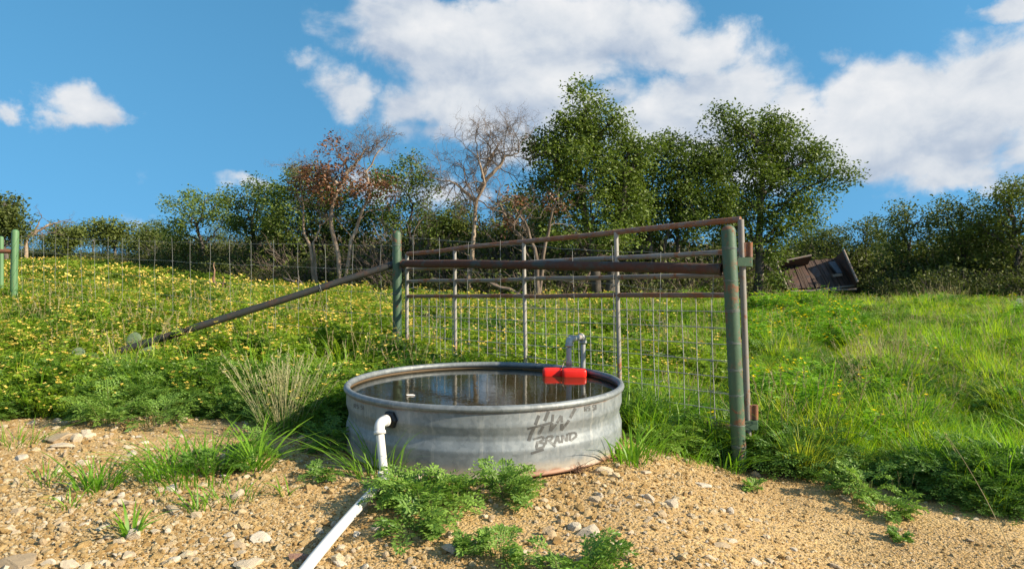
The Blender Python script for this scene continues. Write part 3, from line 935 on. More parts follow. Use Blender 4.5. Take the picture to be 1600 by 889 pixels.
dead_tree('dead_tree', 'taller dead tree with pale forked trunk and rust brown leaves, left of the left post', 535, 16.0,
          [[(532, 432), (527, 395), (512, 350), (516, 318), (532, 285), (540, 262), (528, 245), (522, 236)],
           [(534, 425), (548, 385), (560, 345), (578, 300), (572, 268), (588, 240), (598, 228)],
           [(540, 272), (554, 255), (564, 238), (570, 226)], [(530, 290), (505, 268), (480, 255)]], .062, 3, 31, 5, 1.0,
          [(545, 290, 66, 36, 90), (505, 275, 40, 30, 46), (595, 298, 34, 34, 36), (528, 240, 44, 36, 28)], start=.35)
dead_tree('dead_tree', 'smaller twin stemmed dead tree with pale bark, left of the taller one', 488, 16.4,
          [[(493, 432), (488, 390), (478, 362), (478, 320), (476, 280)], [(495, 420), (490, 380), (500, 350), (520, 335)]], .046, 3, 32, 4, .8,
          [(490, 290, 40, 30, 60), (470, 272, 22, 16, 20)], start=.5, nside=5)
dead_tree('dead_tree', 'bare dead tree with a tan trunk showing between the gate bars, no leaves at all', 735, 15.0,
          [[(733, 470), (735, 420), (742, 370), (744, 320), (756, 290), (752, 260), (745, 238)], [(746, 300), (775, 265), (790, 245), (812, 240)], [(744, 315), (718, 290), (700, 280)], [(755, 278), (765, 246), (778, 226)]],
          .062, 3, 33, 5, 1.1, barkm='bark_pale', start=.38, nside=10)
dead_tree('dead_tree', 'tangled grey dead branches with tufts of brown leaves, against the tallest oak', 822, 14.6,
          [[(840, 455), (838, 400), (820, 350), (800, 320)], [(838, 440), (852, 380), (860, 330), (880, 310)], [(820, 380), (790, 340), (775, 310)]],
          .06, 3, 34, 3, .95, [(800, 310, 30, 16, 14), (868, 315, 22, 16, 10), (800, 350, 30, 18, 12)], 'bark_grey', start=.25)
dead_tree('bare_tree', 'bare crooked little tree on the skyline at the far left', 62, 25.5,
          [[(38, 395), (44, 372), (58, 360), (66, 345)], [(50, 368), (70, 352), (88, 345)]], .08, 2, 35, 3, .9, None, 'bark_pale', start=.4, nside=4)
dead_tree('bare_tree', 'leaning grey bare stems tangled beneath the middle oaks', 905, 16.0,
          [[(905, 450), (880, 410), (890, 392), (940, 388), (985, 376)], [(905, 440), (930, 400), (960, 395)]], .05, 2, 36, 3, .7, None, 'bark_grey', start=.3, nside=6)

# far wood behind: one small tree, copied
proto, parts = make_tree('small_tree', 'small dark tree in the far wood, behind the nearer trees', 'tree', 700, 30.0,
                         [(690, 350, 34, 16), (720, 360, 34, 18), (700, 380, 50, 18), (675, 378, 26, 16), (730, 388, 28, 16)], None, .08, 'oak_leaf_far', 'bark_far', seed=41, group='small trees of the far wood', dens=7, size=.10, sig=.22, per=70)
proto2, parts2 = make_tree('small_tree', 'small dark tree in the far wood, behind the nearer trees', 'tree', 850, 31.0,
                           [(850, 340, 30, 18), (830, 362, 30, 18), (872, 365, 34, 16), (850, 388, 48, 16)], None, .08, 'oak_leaf_far', 'bark_far', seed=42, group='small trees of the far wood', dens=7, size=.10, sig=.22, per=70)
RF = np.random.default_rng(50)
k = 0
for px in list(range(-60, 270, 52)) + list(range(270, 1240, 58)) + list(range(1240, 1700, 42)):
    Y = RF.uniform(29, 37); x = (px + RF.uniform(-18, 18) - CX) / F * Y
    a, b = (proto, parts) if k % 2 else (proto2, parts2)
    sc = RF.uniform(.5, .68) if px < 270 else RF.uniform(.55, .8) if px < 620 else RF.uniform(.8, 1.05)
    copy_tree(a, b, (x, Y, float(gz(x, Y)) - .1), RF.uniform(0, 6.28), sc * np.array([1.15, 1.15, RF.uniform(.85, 1.1)]), 'small dark tree in the far wood, behind the nearer trees', 'small trees of the far wood')
    k += 1

# undergrowth below the trees
def bush(seed, r=.7, h=.75, n=420, size=.075, twigs=24):
    R = np.random.default_rng(seed); b = MB()
    for q in range(twigs):
        e = unit(R.normal(0, 1, 3)) * [r, r, h * .8]; e[2] = abs(e[2]) + .2 * h
        b.tube(wobble(np.array([e[0] * .15, e[1] * .15, 0]), e, 5, .14, R), np.linspace(.010, .003, 5), 3, 1)
    u = unit(R.normal(0, 1, (n // 14, 3))) * R.uniform(.35, 1, (n // 14, 1)) ** .5 * [r, r, h * .5] + [0, 0, h * .5]
    leaf_cloud(b, R, u, 14, .09, size)
    return b
bush_p = [bush(60 + q, .7 + .1 * q, .7 + .12 * q, 420 - 60 * (q % 2), .075).build('bush_kind_%s' % 'abcd'[q], [M['bush_leaf'], M['bark_far']], link=False) for q in range(4)]
twig_b = MB(); tips = []
RT = np.random.default_rng(66)
for q in range(9):
    grow(twig_b, RT, np.zeros(3), RT.normal(0, .8, 3) + [0, 0, .7], .9, .014, 1, tips, .3, 5, .03)
bush_p.append(twig_b.build('bush_kind_e', [M['bark_grey']], link=False))
pts, rot, scl, idx = [], [], [], []
RU = np.random.default_rng(67)
def treeline(px):     # distance of the front of the thicket
    return np.interp(px, [-100, 100, 240, 330, 450, 640, 900, 1100, 1195, 1240, 1350, 1400, 1700], [25.5, 26, 23, 20, 16.6, 15.4, 15.2, 15.8, 17.0, 19.5, 19.5, 18.2, 17.2])
for q in range(2000):
    px = RU.uniform(-120, 1720); y0 = float(treeline(px)); Y = y0 + 9 * RU.uniform(0, 1) ** 1.5
    y0 += 1.2 * float(wave(px / 60.0, 3.0, 1.0))
    if Y < y0: continue
    if 1172 < px < 1385 and Y < 23.5: continue
    x = (px - CX) / F * Y
    big = RU.uniform(.6, 1.2) * (.62 if px < 250 else .7 + 1.05 * min(1, (Y - y0) / 3.0))
    if 1120 < px < 1440 and Y < 24: big *= .6
    if 230 < px < 460: big *= .72
    pts.append((x, Y, float(gz(x, Y)) - .05)); rot.append((0, 0, RU.uniform(0, 6.28))); scl.append(big)
    kd = RU.uniform()
    idx.append(4 if kd < (.42 if 570 < px < 900 else .22) and 400 < px < 1130 else RU.integers(0, 4))
for q in range(260):      # low rough growth where the meadow runs into the wood
    px = RU.uniform(1180, 1720); Y = float(treeline(px)) - RU.uniform(0, 5.0) ** 1.0; x = (px - CX) / F * Y
    if wave(x, Y, .9) < -.05: continue
    pts.append((x, Y, float(gz(x, Y)) - .05)); rot.append((0, 0, RU.uniform(0, 6.28))); scl.append(RU.uniform(.22, .42)); idx.append(RU.integers(0, 4))
for q in range(34):       # creeper round the wreck
    px = RU.uniform(1225, 1345); Y = RU.uniform(18.9, 19.4); x = (px - CX) / F * Y
    pts.append((x, Y, float(gz(x, Y)) - .05)); rot.append((0, 0, RU.uniform(0, 6.28))); scl.append(RU.uniform(.16, .36)); idx.append(RU.integers(0, 4))
scatter('undergrowth', pts, rot, scl, idx, bush_p, 'dark tangled brush under and between the trees')

# ------------------------------------------------------------------ field weeds and grass
sen = [senna(70 + q, 1.0, .30 + .03 * q, .22 + .02 * q).build('weed_kind_%s' % 'abc'[q], [M['senna_leaf'], M['stem'], M['petal']], link=False) for q in range(3)]
sen.append(senna(74, 0.0, .30, .22).build('weed_kind_d', [M['senna_leaf'], M['stem'], M['petal']], link=False))
sen.append(senna(75, .35, .28, .22).build('weed_kind_e', [M['senna_leaf'], M['stem'], M['petal']], link=False))
RS = np.random.default_rng(80)
def inside_tank(x, y, r=.86):
    return math.hypot(x - TX, y - TY) < r
def near_line(x, y):
    return False
pts, rot, scl, idx = [], [], [], []
def flowery(px, Y):   # how full of flowers the field is
    return float(np.interp(px, [0, 500, 700, 900, 1050, 1130], [1.0, 1.0, .8, .45, .25, .05]))
for q in range(5200):
    px = RS.uniform(-140, 1150); Y = math.sqrt(RS.uniform(4.55 ** 2, 13.0 ** 2)); x = (px - CX) / F * Y
    ymin = np.interp(px, [-150, 100, 330, 480, 560, 640, 900, 1000, 1150], [5.0, 5.2, 5.15, 4.85, 4.6, 4.75, 4.95, 5.0, 5.2])
    if Y < ymin + RS.uniform(-.1, .25) or inside_tank(x, Y, .98): continue
    fl = flowery(px, Y) * float(np.clip(.95 + 1.25 * wave(x, Y, 1.7, 8, 5), .08, 1.6))
    u = RS.uniform()
    pts.append((x, Y, float(gz(x, Y)) - .015)); rot.append((RS.normal(0, .12), RS.normal(0, .12), RS.uniform(0, 6.28)))
    scl.append(RS.uniform(.75, 1.2) * (.85 if Y < 5.6 else 1.0) * float(np.clip(1 + .5 * wave(x, Y, 3.3, 8, 8), .5, 1.5)))
    idx.append(int(RS.integers(0, 3)) if u < fl * (.40 if Y < 5.4 else .62) else (4 if u < .6 else 3))
scatter('field_weeds', pts, rot, scl, idx, sen, 'bushy green weeds with yellow flowers filling the field behind the fence', 'weeds')

senf = [senna(90 + q, 1.1, .36, .34, 13, 2.0, petals5=False).build('far_weed_kind_%s' % 'abc'[q], [M['senna_far'], M['stem'], M['petal']], link=False) for q in range(2)]
senf.append(senna(93, 0.0, .36, .34, 13, 2.0, petals5=False).build('far_weed_kind_c', [M['senna_far'], M['stem'], M['petal']], link=False))
senf.append(senna(94, .5, .36, .34, 13, 2.0, petals5=False).build('far_weed_kind_d', [M['senna_far'], M['stem'], M['petal_bright']], link=False))
pts, rot, scl, idx = [], [], [], []
for q in range(5200):
    px = RS.uniform(-180, 1760); Y = math.sqrt(RS.uniform(12.0 ** 2, 29 ** 2)); x = (px - CX) / F * Y
    if Y > treeline(px) + 1.5: continue
    dense = 1 if px < 1130 else .55
    if RS.uniform() > dense: continue
    pts.append((x, Y, float(gz(x, Y)) - .02)); rot.append((RS.normal(0, .1), RS.normal(0, .1), RS.uniform(0, 6.28))); scl.append(RS.uniform(.7, 1.15) * (1 if px < 1130 else .8))
    u = RS.uniform()
    if px < 600: fl = .62 if Y < 21 else .3
    elif px < 1130: fl = .25
    else: fl = 0.0
    fl *= float(np.clip(.95 + 1.1 * wave(x, Y, .8, 8, 5), .1, 1.5))
    idx.append(int(RS.integers(0, 2)) if u < fl else (3 if px > 1130 and u > .62 else 2))
scatter('far_field_weeds', pts, rot, scl, idx, senf, 'hazier weeds and yellow flowers of the far field before the trees', 'weeds')

gr = [grass_tuft(100 + q, 46, .30 + .04 * q, .11, .0042 + .0005 * q, .6, (-.15, -.05)).build('grass_kind_%s' % 'abc'[q], [M['grass']], link=False) for q in range(3)]
gr.append(grass_tuft(104, 30, .42, .07, .006, .7, (-.2, -.1)).build('grass_kind_d', [M['grass_fresh']], link=False))
gr.append(stalks(105, 9, .46, .12, .45).build('grass_kind_e', [M['straw']], link=False))
gr.append(feather_weed(106, .24, .26, 17, .018, 8).build('grass_kind_f', [M['ragweed_dark'], M['stem']], link=False))
gr.append(feather_weed(107, .22, .24, 15, .017, 8).build('grass_kind_g', [M['ragweed'], M['stem']], link=False))
gr.append(senna(108, .7, .34, .2, 9).build('grass_kind_h', [M['grass_fresh'], M['stem'], M['petal_bright']], link=False))
gr.append(senna(109, .55, .30, .2, 12).build('grass_kind_i', [M['senna_leaf'], M['stem'], M['petal']], link=False))
pts, rot, scl, idx = [], [], [], []
def put(x, Y, s, k, tilt=.1):
    pts.append((x, Y, float(gz(x, Y)) - .012)); rot.append((RS.normal(0, tilt), RS.normal(0, tilt), RS.uniform(0, 6.28))); scl.append(s); idx.append(k)
# right hand meadow
n = 0
while n < 9000:
    px = RS.uniform(1010, 1740); Y = math.sqrt(RS.uniform(2.6 ** 2, 15.5 ** 2)); x = (px - CX) / F * Y
    if Y < edge(x) + RS.uniform(0, .16): continue
    if px < 1160 and Y < 4.25: continue
    n += 1
    d = Y - edge(x)
    pat = wave(x, Y, 1.6)
    if d < .75:
        kk = RS.choice([5, 5, 5, 0, 3, 6, 4], p=[.2, .2, .1, .16, .2, .1, .04]); s = RS.uniform(.6, 1.0) * (.55 + .6 * min(1, d / .4))
    elif d < 2.2:
        kk = RS.choice([0, 1, 2, 3, 5, 6, 4], p=[.2, .2, .15, .17, .1, .12, .06]); s = RS.uniform(.7, 1.05)
    else:
        kk = RS.choice([0, 1, 2, 3, 6, 4], p=[.20, .18, .16, .14, .27, .05]) if pat < .05 else RS.choice([5, 6, 2, 4, 0], p=[.36, .30, .12, .08, .14]) if pat < .5 else RS.choice([0, 4, 2], p=[.58, .06, .36]); s = RS.uniform(.7, 1.15)
    if RS.uniform() < .010 or (1165 < px < 1330 and 8.5 < Y < 14.5 and RS.uniform() < .34) or (1180 < px < 1270 and 4.6 < Y < 5.6 and RS.uniform() < .10): kk = 7; s = RS.uniform(.9, 1.25)
    s *= float(np.clip(.95 + .5 * wave(x, Y, 3.1, 8, 8) + .3 * wave(x, Y, 7.0), .42, 1.6))
    put(x, Y, s, int(kk))
# ground level behind the tank and under the gate
for q in range(1500):
    x = RS.uniform(-1.3, 1.7); Y = RS.uniform(3.85, 5.6)
    if Y < edge(x) + .1 or inside_tank(x, Y, .93): continue
    if x < .2 and Y < 4.7 and x > -.9 and RS.uniform() < .6: continue
    right = x > .35
    kk = RS.choice([0, 1, 3, 5, 6], p=[.22, .18, .25, .2, .15]) if right else RS.choice([0, 5, 6], p=[.3, .4, .3])
    put(x, Y, RS.uniform(.5, .95) * (1 if right else .75), int(kk))
# left margin along the gravel
for q in range(900):
    px = RS.uniform(-120, 560); x0 = (px - CX) / F * 4.6; Y = float(edge(x0)) + RS.uniform(0, 1.05) ** 1.2 + .02; x = (px - CX) / F * Y
    if Y < edge(x) + .22 * wave(x, Y * .3, 4.2) + .12 * wave(x, Y, 9.0, 8, 8) or inside_tank(x, Y, .95): continue
    if wave(x, Y, 5.5, 8, 8) > .42 and Y < edge(x) + .6: continue
    kk = RS.choice([6, 5, 0, 3, 8], p=[.55, .15, .10, .05, .15]) if px > 120 else RS.choice([6, 5, 0, 3, 8], p=[.25, .1, .2, .15, .3])
    put(x, Y, RS.uniform(.6, 1.1) * (.6 + .5 * min(1, (Y - edge(x)) / .4)), int(kk))
# some grass among the weeds of the left field
for q in range(700):
    px = RS.uniform(-140, 1100); Y = math.sqrt(RS.uniform(5.0 ** 2, 12.5 ** 2)); x = (px - CX) / F * Y
    if inside_tank(x, Y, 1.0): continue
    put(x, Y, RS.uniform(.9, 1.35), int(RS.choice([0, 2, 3, 4], p=[.35, .25, .2, .2])))
scatter('grass', pts, rot, scl, idx, gr, 'bright green grass and fine leaved weeds round the gravel and in the meadow', 'grass')

# ------------------------------------------------------------------ gravel
rk = [rock_mb(120 + q, 1, .6 + .1 * (q % 3)).build('gravel_kind_%s' % 'abcdef'[q], [M['gravel']], link=False) for q in range(6)]
RG = np.random.default_rng(130)
pts, rot, scl, idx = [], [], [], []
n = 0
NG = 85000
Yg = np.exp(RG.uniform(math.log(1.7), math.log(5.2), NG * 2)); Xg = (RG.uniform(-160, 1760, NG * 2) - CX) / F * Yg
ok = (RG.uniform(0, 1, NG * 2) > veg_mask(Xg, Yg) * .93) & (np.hypot(Xg - TX, Yg - TY) > TR + .01)
bare = wave(Xg, Yg, 1.9, 8, 4)            # smoother patches of fine dirt
ok &= RG.uniform(0, 1, NG * 2) < np.clip(.72 - .9 * bare - .25 * smooth(Xg, .6, 1.8), .10, 1)
Xg, Yg = Xg[ok][:NG], Yg[ok][:NG]
n = len(Xg)
sz = np.clip(np.exp(RG.normal(math.log(.0046), .58, n)), .0018, .020)
big = RG.uniform(0, 1, n) < .012
sz[big] = RG.uniform(.014, .030, big.sum())
sz *= 1 - .35 * smooth(Xg, .3, 1.6)
sz *= np.clip(1.05 + .35 * wave(Xg, Yg, 1.3, 8, 12), .65, 1.4)
Zg = gz(Xg, Yg)
pts = np.stack([Xg, Yg, Zg + sz * .12], 1); rot = RG.uniform(-.5, .5, (n, 3)); rot[:, 2] = RG.uniform(0, 6.28, n)
scatter('gravel', pts, rot, sz, RG.integers(0, 6, n), rk, 'small tan gravel stones strewn over the dirt', 'gravel')

# paler pebbles in drifts
pk = [rock_mb(180 + q, 2, .6 + .1 * (q % 3), .2).build('pebble_kind_%s' % 'abcdef'[q], [M['pebble']], link=False) for q in range(6)]
n = 9000
Yp = np.exp(RG.uniform(math.log(1.7), math.log(5.0), n)); Xp = (RG.uniform(-160, 1760, n) - CX) / F * Yp
ok = (RG.uniform(0, 1, n) > veg_mask(Xp, Yp) * .9) & (np.hypot(Xp - TX, Yp - TY) > TR + .03)
dr = wave(Xp, Yp, 2.3, 8, 2) + .5 * wave(Xp, Yp, 6.1, 8, 10)
ok &= RG.uniform(0, 1, n) < np.clip(.26 + .55 * dr - .2 * smooth(Xp, .4, 1.4), .05, .85)
Xp, Yp = Xp[ok], Yp[ok]; n = len(Xp)
sz = np.clip(np.exp(RG.normal(math.log(.0098), .55, n)), .004, .040) * (1.12 - .37 * smooth(Xp, -.3, 1.2))
rot = RG.uniform(-.6, .6, (n, 3)); rot[:, 2] = RG.uniform(0, 6.28, n)
scatter('pebbles', np.stack([Xp, Yp, gz(Xp, Yp) + sz * .2], 1), rot, sz, RG.integers(0, 6, n), pk, 'pale angular pebbles drifted over the finer gravel', 'gravel')

# ------------------------------------------------------------------ stones one can tell apart
big_r = [rock_mb(140 + q, 3, .5 + .09 * (q % 3), .10) for q in range(6)]
big_me = []
for q, b in enumerate(big_r):
    o = b.build('stone_kind', [M['stone']], link=False); big_me.append(o.data)
red_me = rock_mb(150, 3, .55, .1).build('stone_kind', [M['stone_red']], link=False).data
COMMON = 'pale limestone lump lying loose on the gravel'
STONES = [  # px, py, width px, flatness, label
    (95, 688, 62, .45, 'largest flat pale stone, below the weeds on the left edge of the gravel'), (103, 699, 38, .5, 'pale slab tucked against the front of the largest flat stone'), (137, 682, 26, .6, None),
    (345, 643, 19, .8, 'white stone by itself at the edge of the weeds, left of the bunch grass'), (92, 660, 15, .8, None), (32, 718, 27, .6, None), (95, 780, 20, .7, None), (160, 784, 22, .8, None), (188, 786, 24, .8, None),
    (268, 766, 26, .6, 'row of one pale chip at the foot of the largest grass clump'), (237, 787, 16, .8, None), (187, 850, 24, .9, None), (200, 870, 26, .7, None), (412, 844, 36, .7, 'angular ochre stone left of the white ground pipe'),
    (391, 883, 48, .5, 'wide tan stone at the bottom edge, left of the white ground pipe'), (111, 886, 38, .6, None), (74, 884, 26, .7, None), (27, 884, 66, .4, 'broad flat tan slab in the bottom left corner'), (243, 833, 22, .7, None),
    (375, 856, 26, .7, None), (180, 814, 16, .8, None), (29, 800, 20, .7, None), (273, 803, 46, .4, 'low tan slab between the two small grass tufts'), (307, 808, 20, .9, None), (439, 721, 15, .6, 'lone flat stone in the shadow left of the tank'),
    (702, 860, 34, .95, 'knobbly grey stone among the feathery weeds in front of the tank'), (818, 868, 20, .9, None), (921, 834, 44, .5, 'long tan stone on the gravel below the lettering of the tank'), (942, 848, 22, .8, 'small stone leaning on the long tan stone'),
    (751, 852, 22, .7, None), (557, 838, 20, .8, None), (755, 808, 14, .9, None), (850, 783, 15, .9, None), (839, 796, 11, .9, None), (944, 739, 31, .6, 'pale flat stone just under the right front of the tank'), (930, 783, 22, .7, None),
    (466, 873, 34, .6, 'RED'), (529, 882, 24, .7, None), (607, 832, 13, .9, None), (1049, 790, 32, .6, None), (1015, 780, 19, .8, None), (1099, 760, 26, .5, None), (1322, 781, 28, .5, 'flat stone at the edge of the weeds, right of the right post'),
    (1185, 815, 13, .9, None), (1142, 846, 24, .5, None), (1125, 853, 30, .45, None), (1110, 874, 22, .6, None), (1305, 887, 22, .7, None), (1169, 824, 10, .8, None), (1517, 846, 14, .7, None), (1525, 812, 14, .6, None), (1495, 812, 12, .6, None),
    (1182, 744, 17, .8, 'pale stone touching the foot of the right post'), (1009, 740, 18, .7, None), (1418, 800, 15, .7, None), (1068, 720, 14, .7, None), (860, 825, 14, .8, None), (640, 880, 16, .8, None), (985, 835, 12, .8, None), (1240, 860, 14, .7, None),
    (350, 720, 14, .7, None), (205, 700, 15, .6, None), (225, 693, 17, .6, None), (245, 702, 12, .6, None), (175, 695, 14, .6, None), (60, 828, 15, .7, None), (330, 845, 14, .8, None), (130, 820, 16, .7, None)]
RR = np.random.default_rng(160)
for q, (px, py, w, fl, lab) in enumerate(STONES):
    g0 = on_ground(px, py)
    s = w / F * g0[1] * .5
    me = red_me if lab == 'RED' else big_me[q % 6]
    o = bpy.data.objects.new('stone', me); COL.objects.link(o)
    o.location = (g0[0], g0[1], g0[2] + s * fl * .25); o.scale = (s, s * RR.uniform(.65, .95), s * fl * 1.5)
    o.rotation_euler = (RR.normal(0, .12), RR.normal(0, .12), RR.uniform(-.5, .5) + (math.pi if RR.uniform() < .5 else 0))
    if lab == 'RED': lab = 'dull reddish stone tucked beside the white ground pipe'
    if lab and lab.startswith('row of one'): lab = 'pale chip at the foot of the largest grass clump on the gravel'
    tag(o, lab or COMMON, 'stone', 'loose stones on the gravel')

# ------------------------------------------------------------------ stock tank
TZ = 0.333
root = empty('stock_tank', (TX, TY, 0), 'round galvanised stock tank full of water with faded black stencilling', 'stock tank')
def wall_r(z):      # outer radius: one rolled groove about half way up
    g_ = np.clip(1.3 * (1 - abs(2 * (z - .128) / .104 - 1)), 0, 1)
    b_ = .001 * np.exp(-((z - .118) / .012) ** 2) + .001 * np.exp(-((z - .242) / .012) ** 2)
    return TR - .012 * g_ + b_
zs = np.concatenate([[.0], [.006, .012, .018], np.linspace(.03, .315, 60)])
rs = np.array([wall_r(z) for z in zs]); rs[0] = TR - .012; rs[1] = TR + .003; rs[2] = TR + .004; rs[3] = TR
b = MB(); b.lathe(np.stack([rs, zs], 1), 160)
b.lathe(np.array([[TR - .012, 0.001], [.01, .001]]), 160)
tank_wall = b.build('wall', M['galv'], root)
b = MB(); b.lathe(np.stack([rs[4:][::-1] - .006, zs[4:][::-1]], 1), 160)
b.build('inner_wall', M['tank_in'], root)
a = np.linspace(0, 2 * math.pi, 17)
b = MB(); b.lathe(np.stack([TR - .002 + .017 * np.cos(a), TZ - .017 + .017 * np.sin(a)], 1), 160)
b.build('rim', M['galv_rim'], root)
# stencilling lies on the sheet and follows the groove
def to_wall(px, py):
    d = P(px, py, 1.0) - [0, 0, H]
    cx, cy = TX, TY
    A = d[0] ** 2 + d[1] ** 2; Bq = -2 * (d[0] * cx + d[1] * cy); Cq = cx * cx + cy * cy - TR ** 2
    s = (-Bq - math.sqrt(max(0, Bq * Bq - 4 * A * Cq))) / (2 * A)
    p = d * s + [0, 0, H]
    return math.atan2(p[1] - cy, p[0] - cx), p[2]
def stroke(mb, x0, y0, x1, y1, w):
    n = max(3, int(math.hypot(x1 - x0, y1 - y0) / 1.6))
    A = []
    nx_, ny_ = -(y1 - y0), (x1 - x0); l = math.hypot(nx_, ny_); nx_ /= l; ny_ /= l
    for q in range(n + 1):
        s = q / n
        for r in (-.5, -.17, .17, .5):
            th, z = to_wall(x0 + (x1 - x0) * s + nx_ * w * r, y0 + (y1 - y0) * s + ny_ * w * r)
            rr = wall_r(z) + .0012
            A.append((rr * math.cos(th), rr * math.sin(th), z))
    fc = [(q * 4 + r, q * 4 + r + 1, q * 4 + r + 5, q * 4 + r + 4) for q in range(n) for r in range(3)]
    mb.quads(A, fc)
def zpx(x, y):
    return 790 + x / 5.558, 600 + y / 5.556
def strokes(mb, lst):
    for x0, y0, x1, y1, w in lst:
        a_, b_ = zpx(x0, y0), zpx(x1, y1)
        stroke(mb, a_[0], a_[1], b_[0], b_[1], w / 5.56)
b = MB()
strokes(b, [(290, 270, 258, 352, 26), (250, 372, 208, 498, 28), (374, 234, 340, 318, 26), (328, 366, 298, 442, 25), (194, 388, 405, 330, 20),
            (412, 262, 405, 322, 22), (402, 336, 398, 408, 24), (402, 408, 440, 345, 20), (446, 334, 482, 272, 22), (484, 272, 488, 330, 20), (490, 342, 494, 402, 24), (496, 404, 548, 312, 24), (560, 292, 606, 208, 25)])
b.build('brand_lettering', M['stencil'], tank_wall)
b = MB()
strokes(b, [(250, 485, 330, 458, 19), (330, 458, 344, 482, 20), (344, 482, 290, 508, 19), (300, 508, 345, 516, 19), (345, 516, 330, 545, 20), (330, 545, 262, 562, 19), (286, 498, 268, 552, 22),
            (222, 600, 330, 565, 22), (352, 520, 372, 462, 20), (372, 460, 420, 452, 17), (420, 452, 412, 480, 19), (412, 480, 376, 496, 17), (390, 496, 432, 542, 20),
            (428, 518, 466, 452, 20), (466, 452, 474, 512, 19), (440, 495, 476, 486, 16), (492, 510, 508, 446, 19), (508, 446, 536, 496, 19), (536, 496, 552, 432, 19),
            (562, 492, 578, 434, 19), (556, 432, 622, 424, 17), (622, 424, 628, 452, 19), (628, 452, 570, 492, 17)])
b.build('brand_lettering', M['stencil'], tank_wall)
def small_text(mb, ox, oy, sx, sy, sh, segs, w):
    for x0, y0, x1, y1 in segs:
        stroke(mb, ox + x0 * sx, oy - y0 * sy + sh * x0, ox + x1 * sx, oy - y1 * sy + sh * x1, w)
RS51 = [(0, 0, 0, 1), (0, 1, .6, 1), (.6, 1, .6, .55), (.6, .55, 0, .5), (.25, .5, .65, 0),
        (1.0, .1, 1.55, 0), (1.55, 0, 1.55, .5), (1.55, .5, 1.0, .55), (1.0, .55, 1.05, 1), (1.05, 1, 1.6, .95),
        (2.4, .08, 2.9, 0), (2.9, 0, 2.95, .5), (2.95, .5, 2.4, .58), (2.4, .58, 2.45, 1), (2.45, 1, 2.95, .98), (3.35, 0, 3.35, 1), (3.35, 1, 3.2, .8)]
b = MB(); small_text(b, 913.5, 642.5, 5.2, 7.6, -.85, RS51, 1.7)
b.build('size_lettering', M['stencil'], tank_wall)
b = MB(); small_text(b, 553.5, 637.0, 4.4, 6.0, .85, RS51, 1.2)
b.build('size_lettering', M['stencil_faint'], tank_wall)

# water in it
b = MB()
nr, na = 14, 96
WZ = .292
V = [(TX, TY, WZ)]
for r_ in range(1, nr + 1):
    for q in range(na):
        V.append((TX + (TR - .008) * r_ / nr * math.cos(q * 2 * math.pi / na), TY + (TR - .008) * r_ / nr * math.sin(q * 2 * math.pi / na), WZ))
b.quads(V, [(1 + (r_ - 1) * na + q, 1 + r_ * na + q, 1 + r_ * na + (q + 1) % na, 1 + (r_ - 1) * na + (q + 1) % na) for r_ in range(1, nr) for q in range(na)], 0, True)
b.tris(V, [(0, 1 + q, 1 + (q + 1) % na) for q in range(na)], 0, True)
tag(b.build('water', M['water']), 'still dark water filling the round tank', None, None, 'structure')
b = MB()
c = P(641, 618, (H - WZ) * F / (618 - CY)); b.tris(*[(lambda rb: (rb.v[0] * [.022, .013, .008] + c + [0, 0, .004], rb.f3[0]))(rock_mb(170, 2, .7))][0])
tag(b.build('bark_chip', M['chip']), 'bleached chip floating on the water near the front of the tank', 'wood chip')

# inlet pipe that hooks over the rim
b1 = P(889, 560, 4.30); b2 = P(911, 560, 4.50)
pi = empty('inlet_pipe', (b2[0], b2[1], 0), 'grey galvanised pipe hooked over the back rim of the tank', 'pipe')
o = np.array([b2[0], b2[1], 0.0])
topz = .505
d = unit(np.array([b2[0] - b1[0], b2[1] - b1[1], 0.0]))
A = np.array([b1[0], b1[1], 0]) - o; B = np.array([0.0, 0, 0])
PR = .0167
b = MB(); b.tube([B + [0, 0, -.02], B + [0, 0, topz - .05]], PR, 16); b.build('supply_pipe', M['pipe_galv'], pi)
b = MB(); b.tube([A + [0, 0, topz - .05], A + [0, 0, .345]], PR, 16); b.build('drop_pipe', M['pipe_galv'], pi)
b = MB(); b.tube([A + [0, 0, .372], A + [0, 0, .37], A + [0, 0, .345], A + [0, 0, .343]], [PR, .021, .021, PR], 16)
b.tube([A + [0, 0, .345], A + [0, 0, .325], A + [0, 0, .30], A + [0, 0, .262]], [.0175, .0185, .017, .0165], 16, caps=True); b.build('valve_body', M['pipe_scale'], pi)
def elbow(mb, corner, d1, d2, rad, ln):
    p = [corner + d1 * ln]
    for q in range(7):
        s = q / 6
        p.append((1 - s) ** 2 * (corner + d1 * ln * .65) + 2 * s * (1 - s) * corner + s * s * (corner + d2 * ln * .65))
    p.append(corner + d2 * ln)
    rr = np.full(9, rad)
    mb.tube(p, rr, 16)
    for dd_ in (d1, d2):
        mb.tube([corner + dd_ * (ln - .014), corner + dd_ * (ln - .013), corner + dd_ * (ln + .002), corner + dd_ * (ln + .003)], [rad, rad * 1.16, rad * 1.16, rad * .8], 16)
UP = np.array([0, 0, 1.0])
for cpos, dd_ in ((A + UP * topz, d), (B + UP * topz, -d)):
    b = MB(); elbow(b, cpos, -UP, dd_, .0215, .042); b.build('elbow', M['pipe_galv'], pi)
b = MB(); b.tube([A + UP * topz + d * .045, B + UP * topz - d * .045], PR, 16); b.build('nipple', M['pipe_galv'], pi)
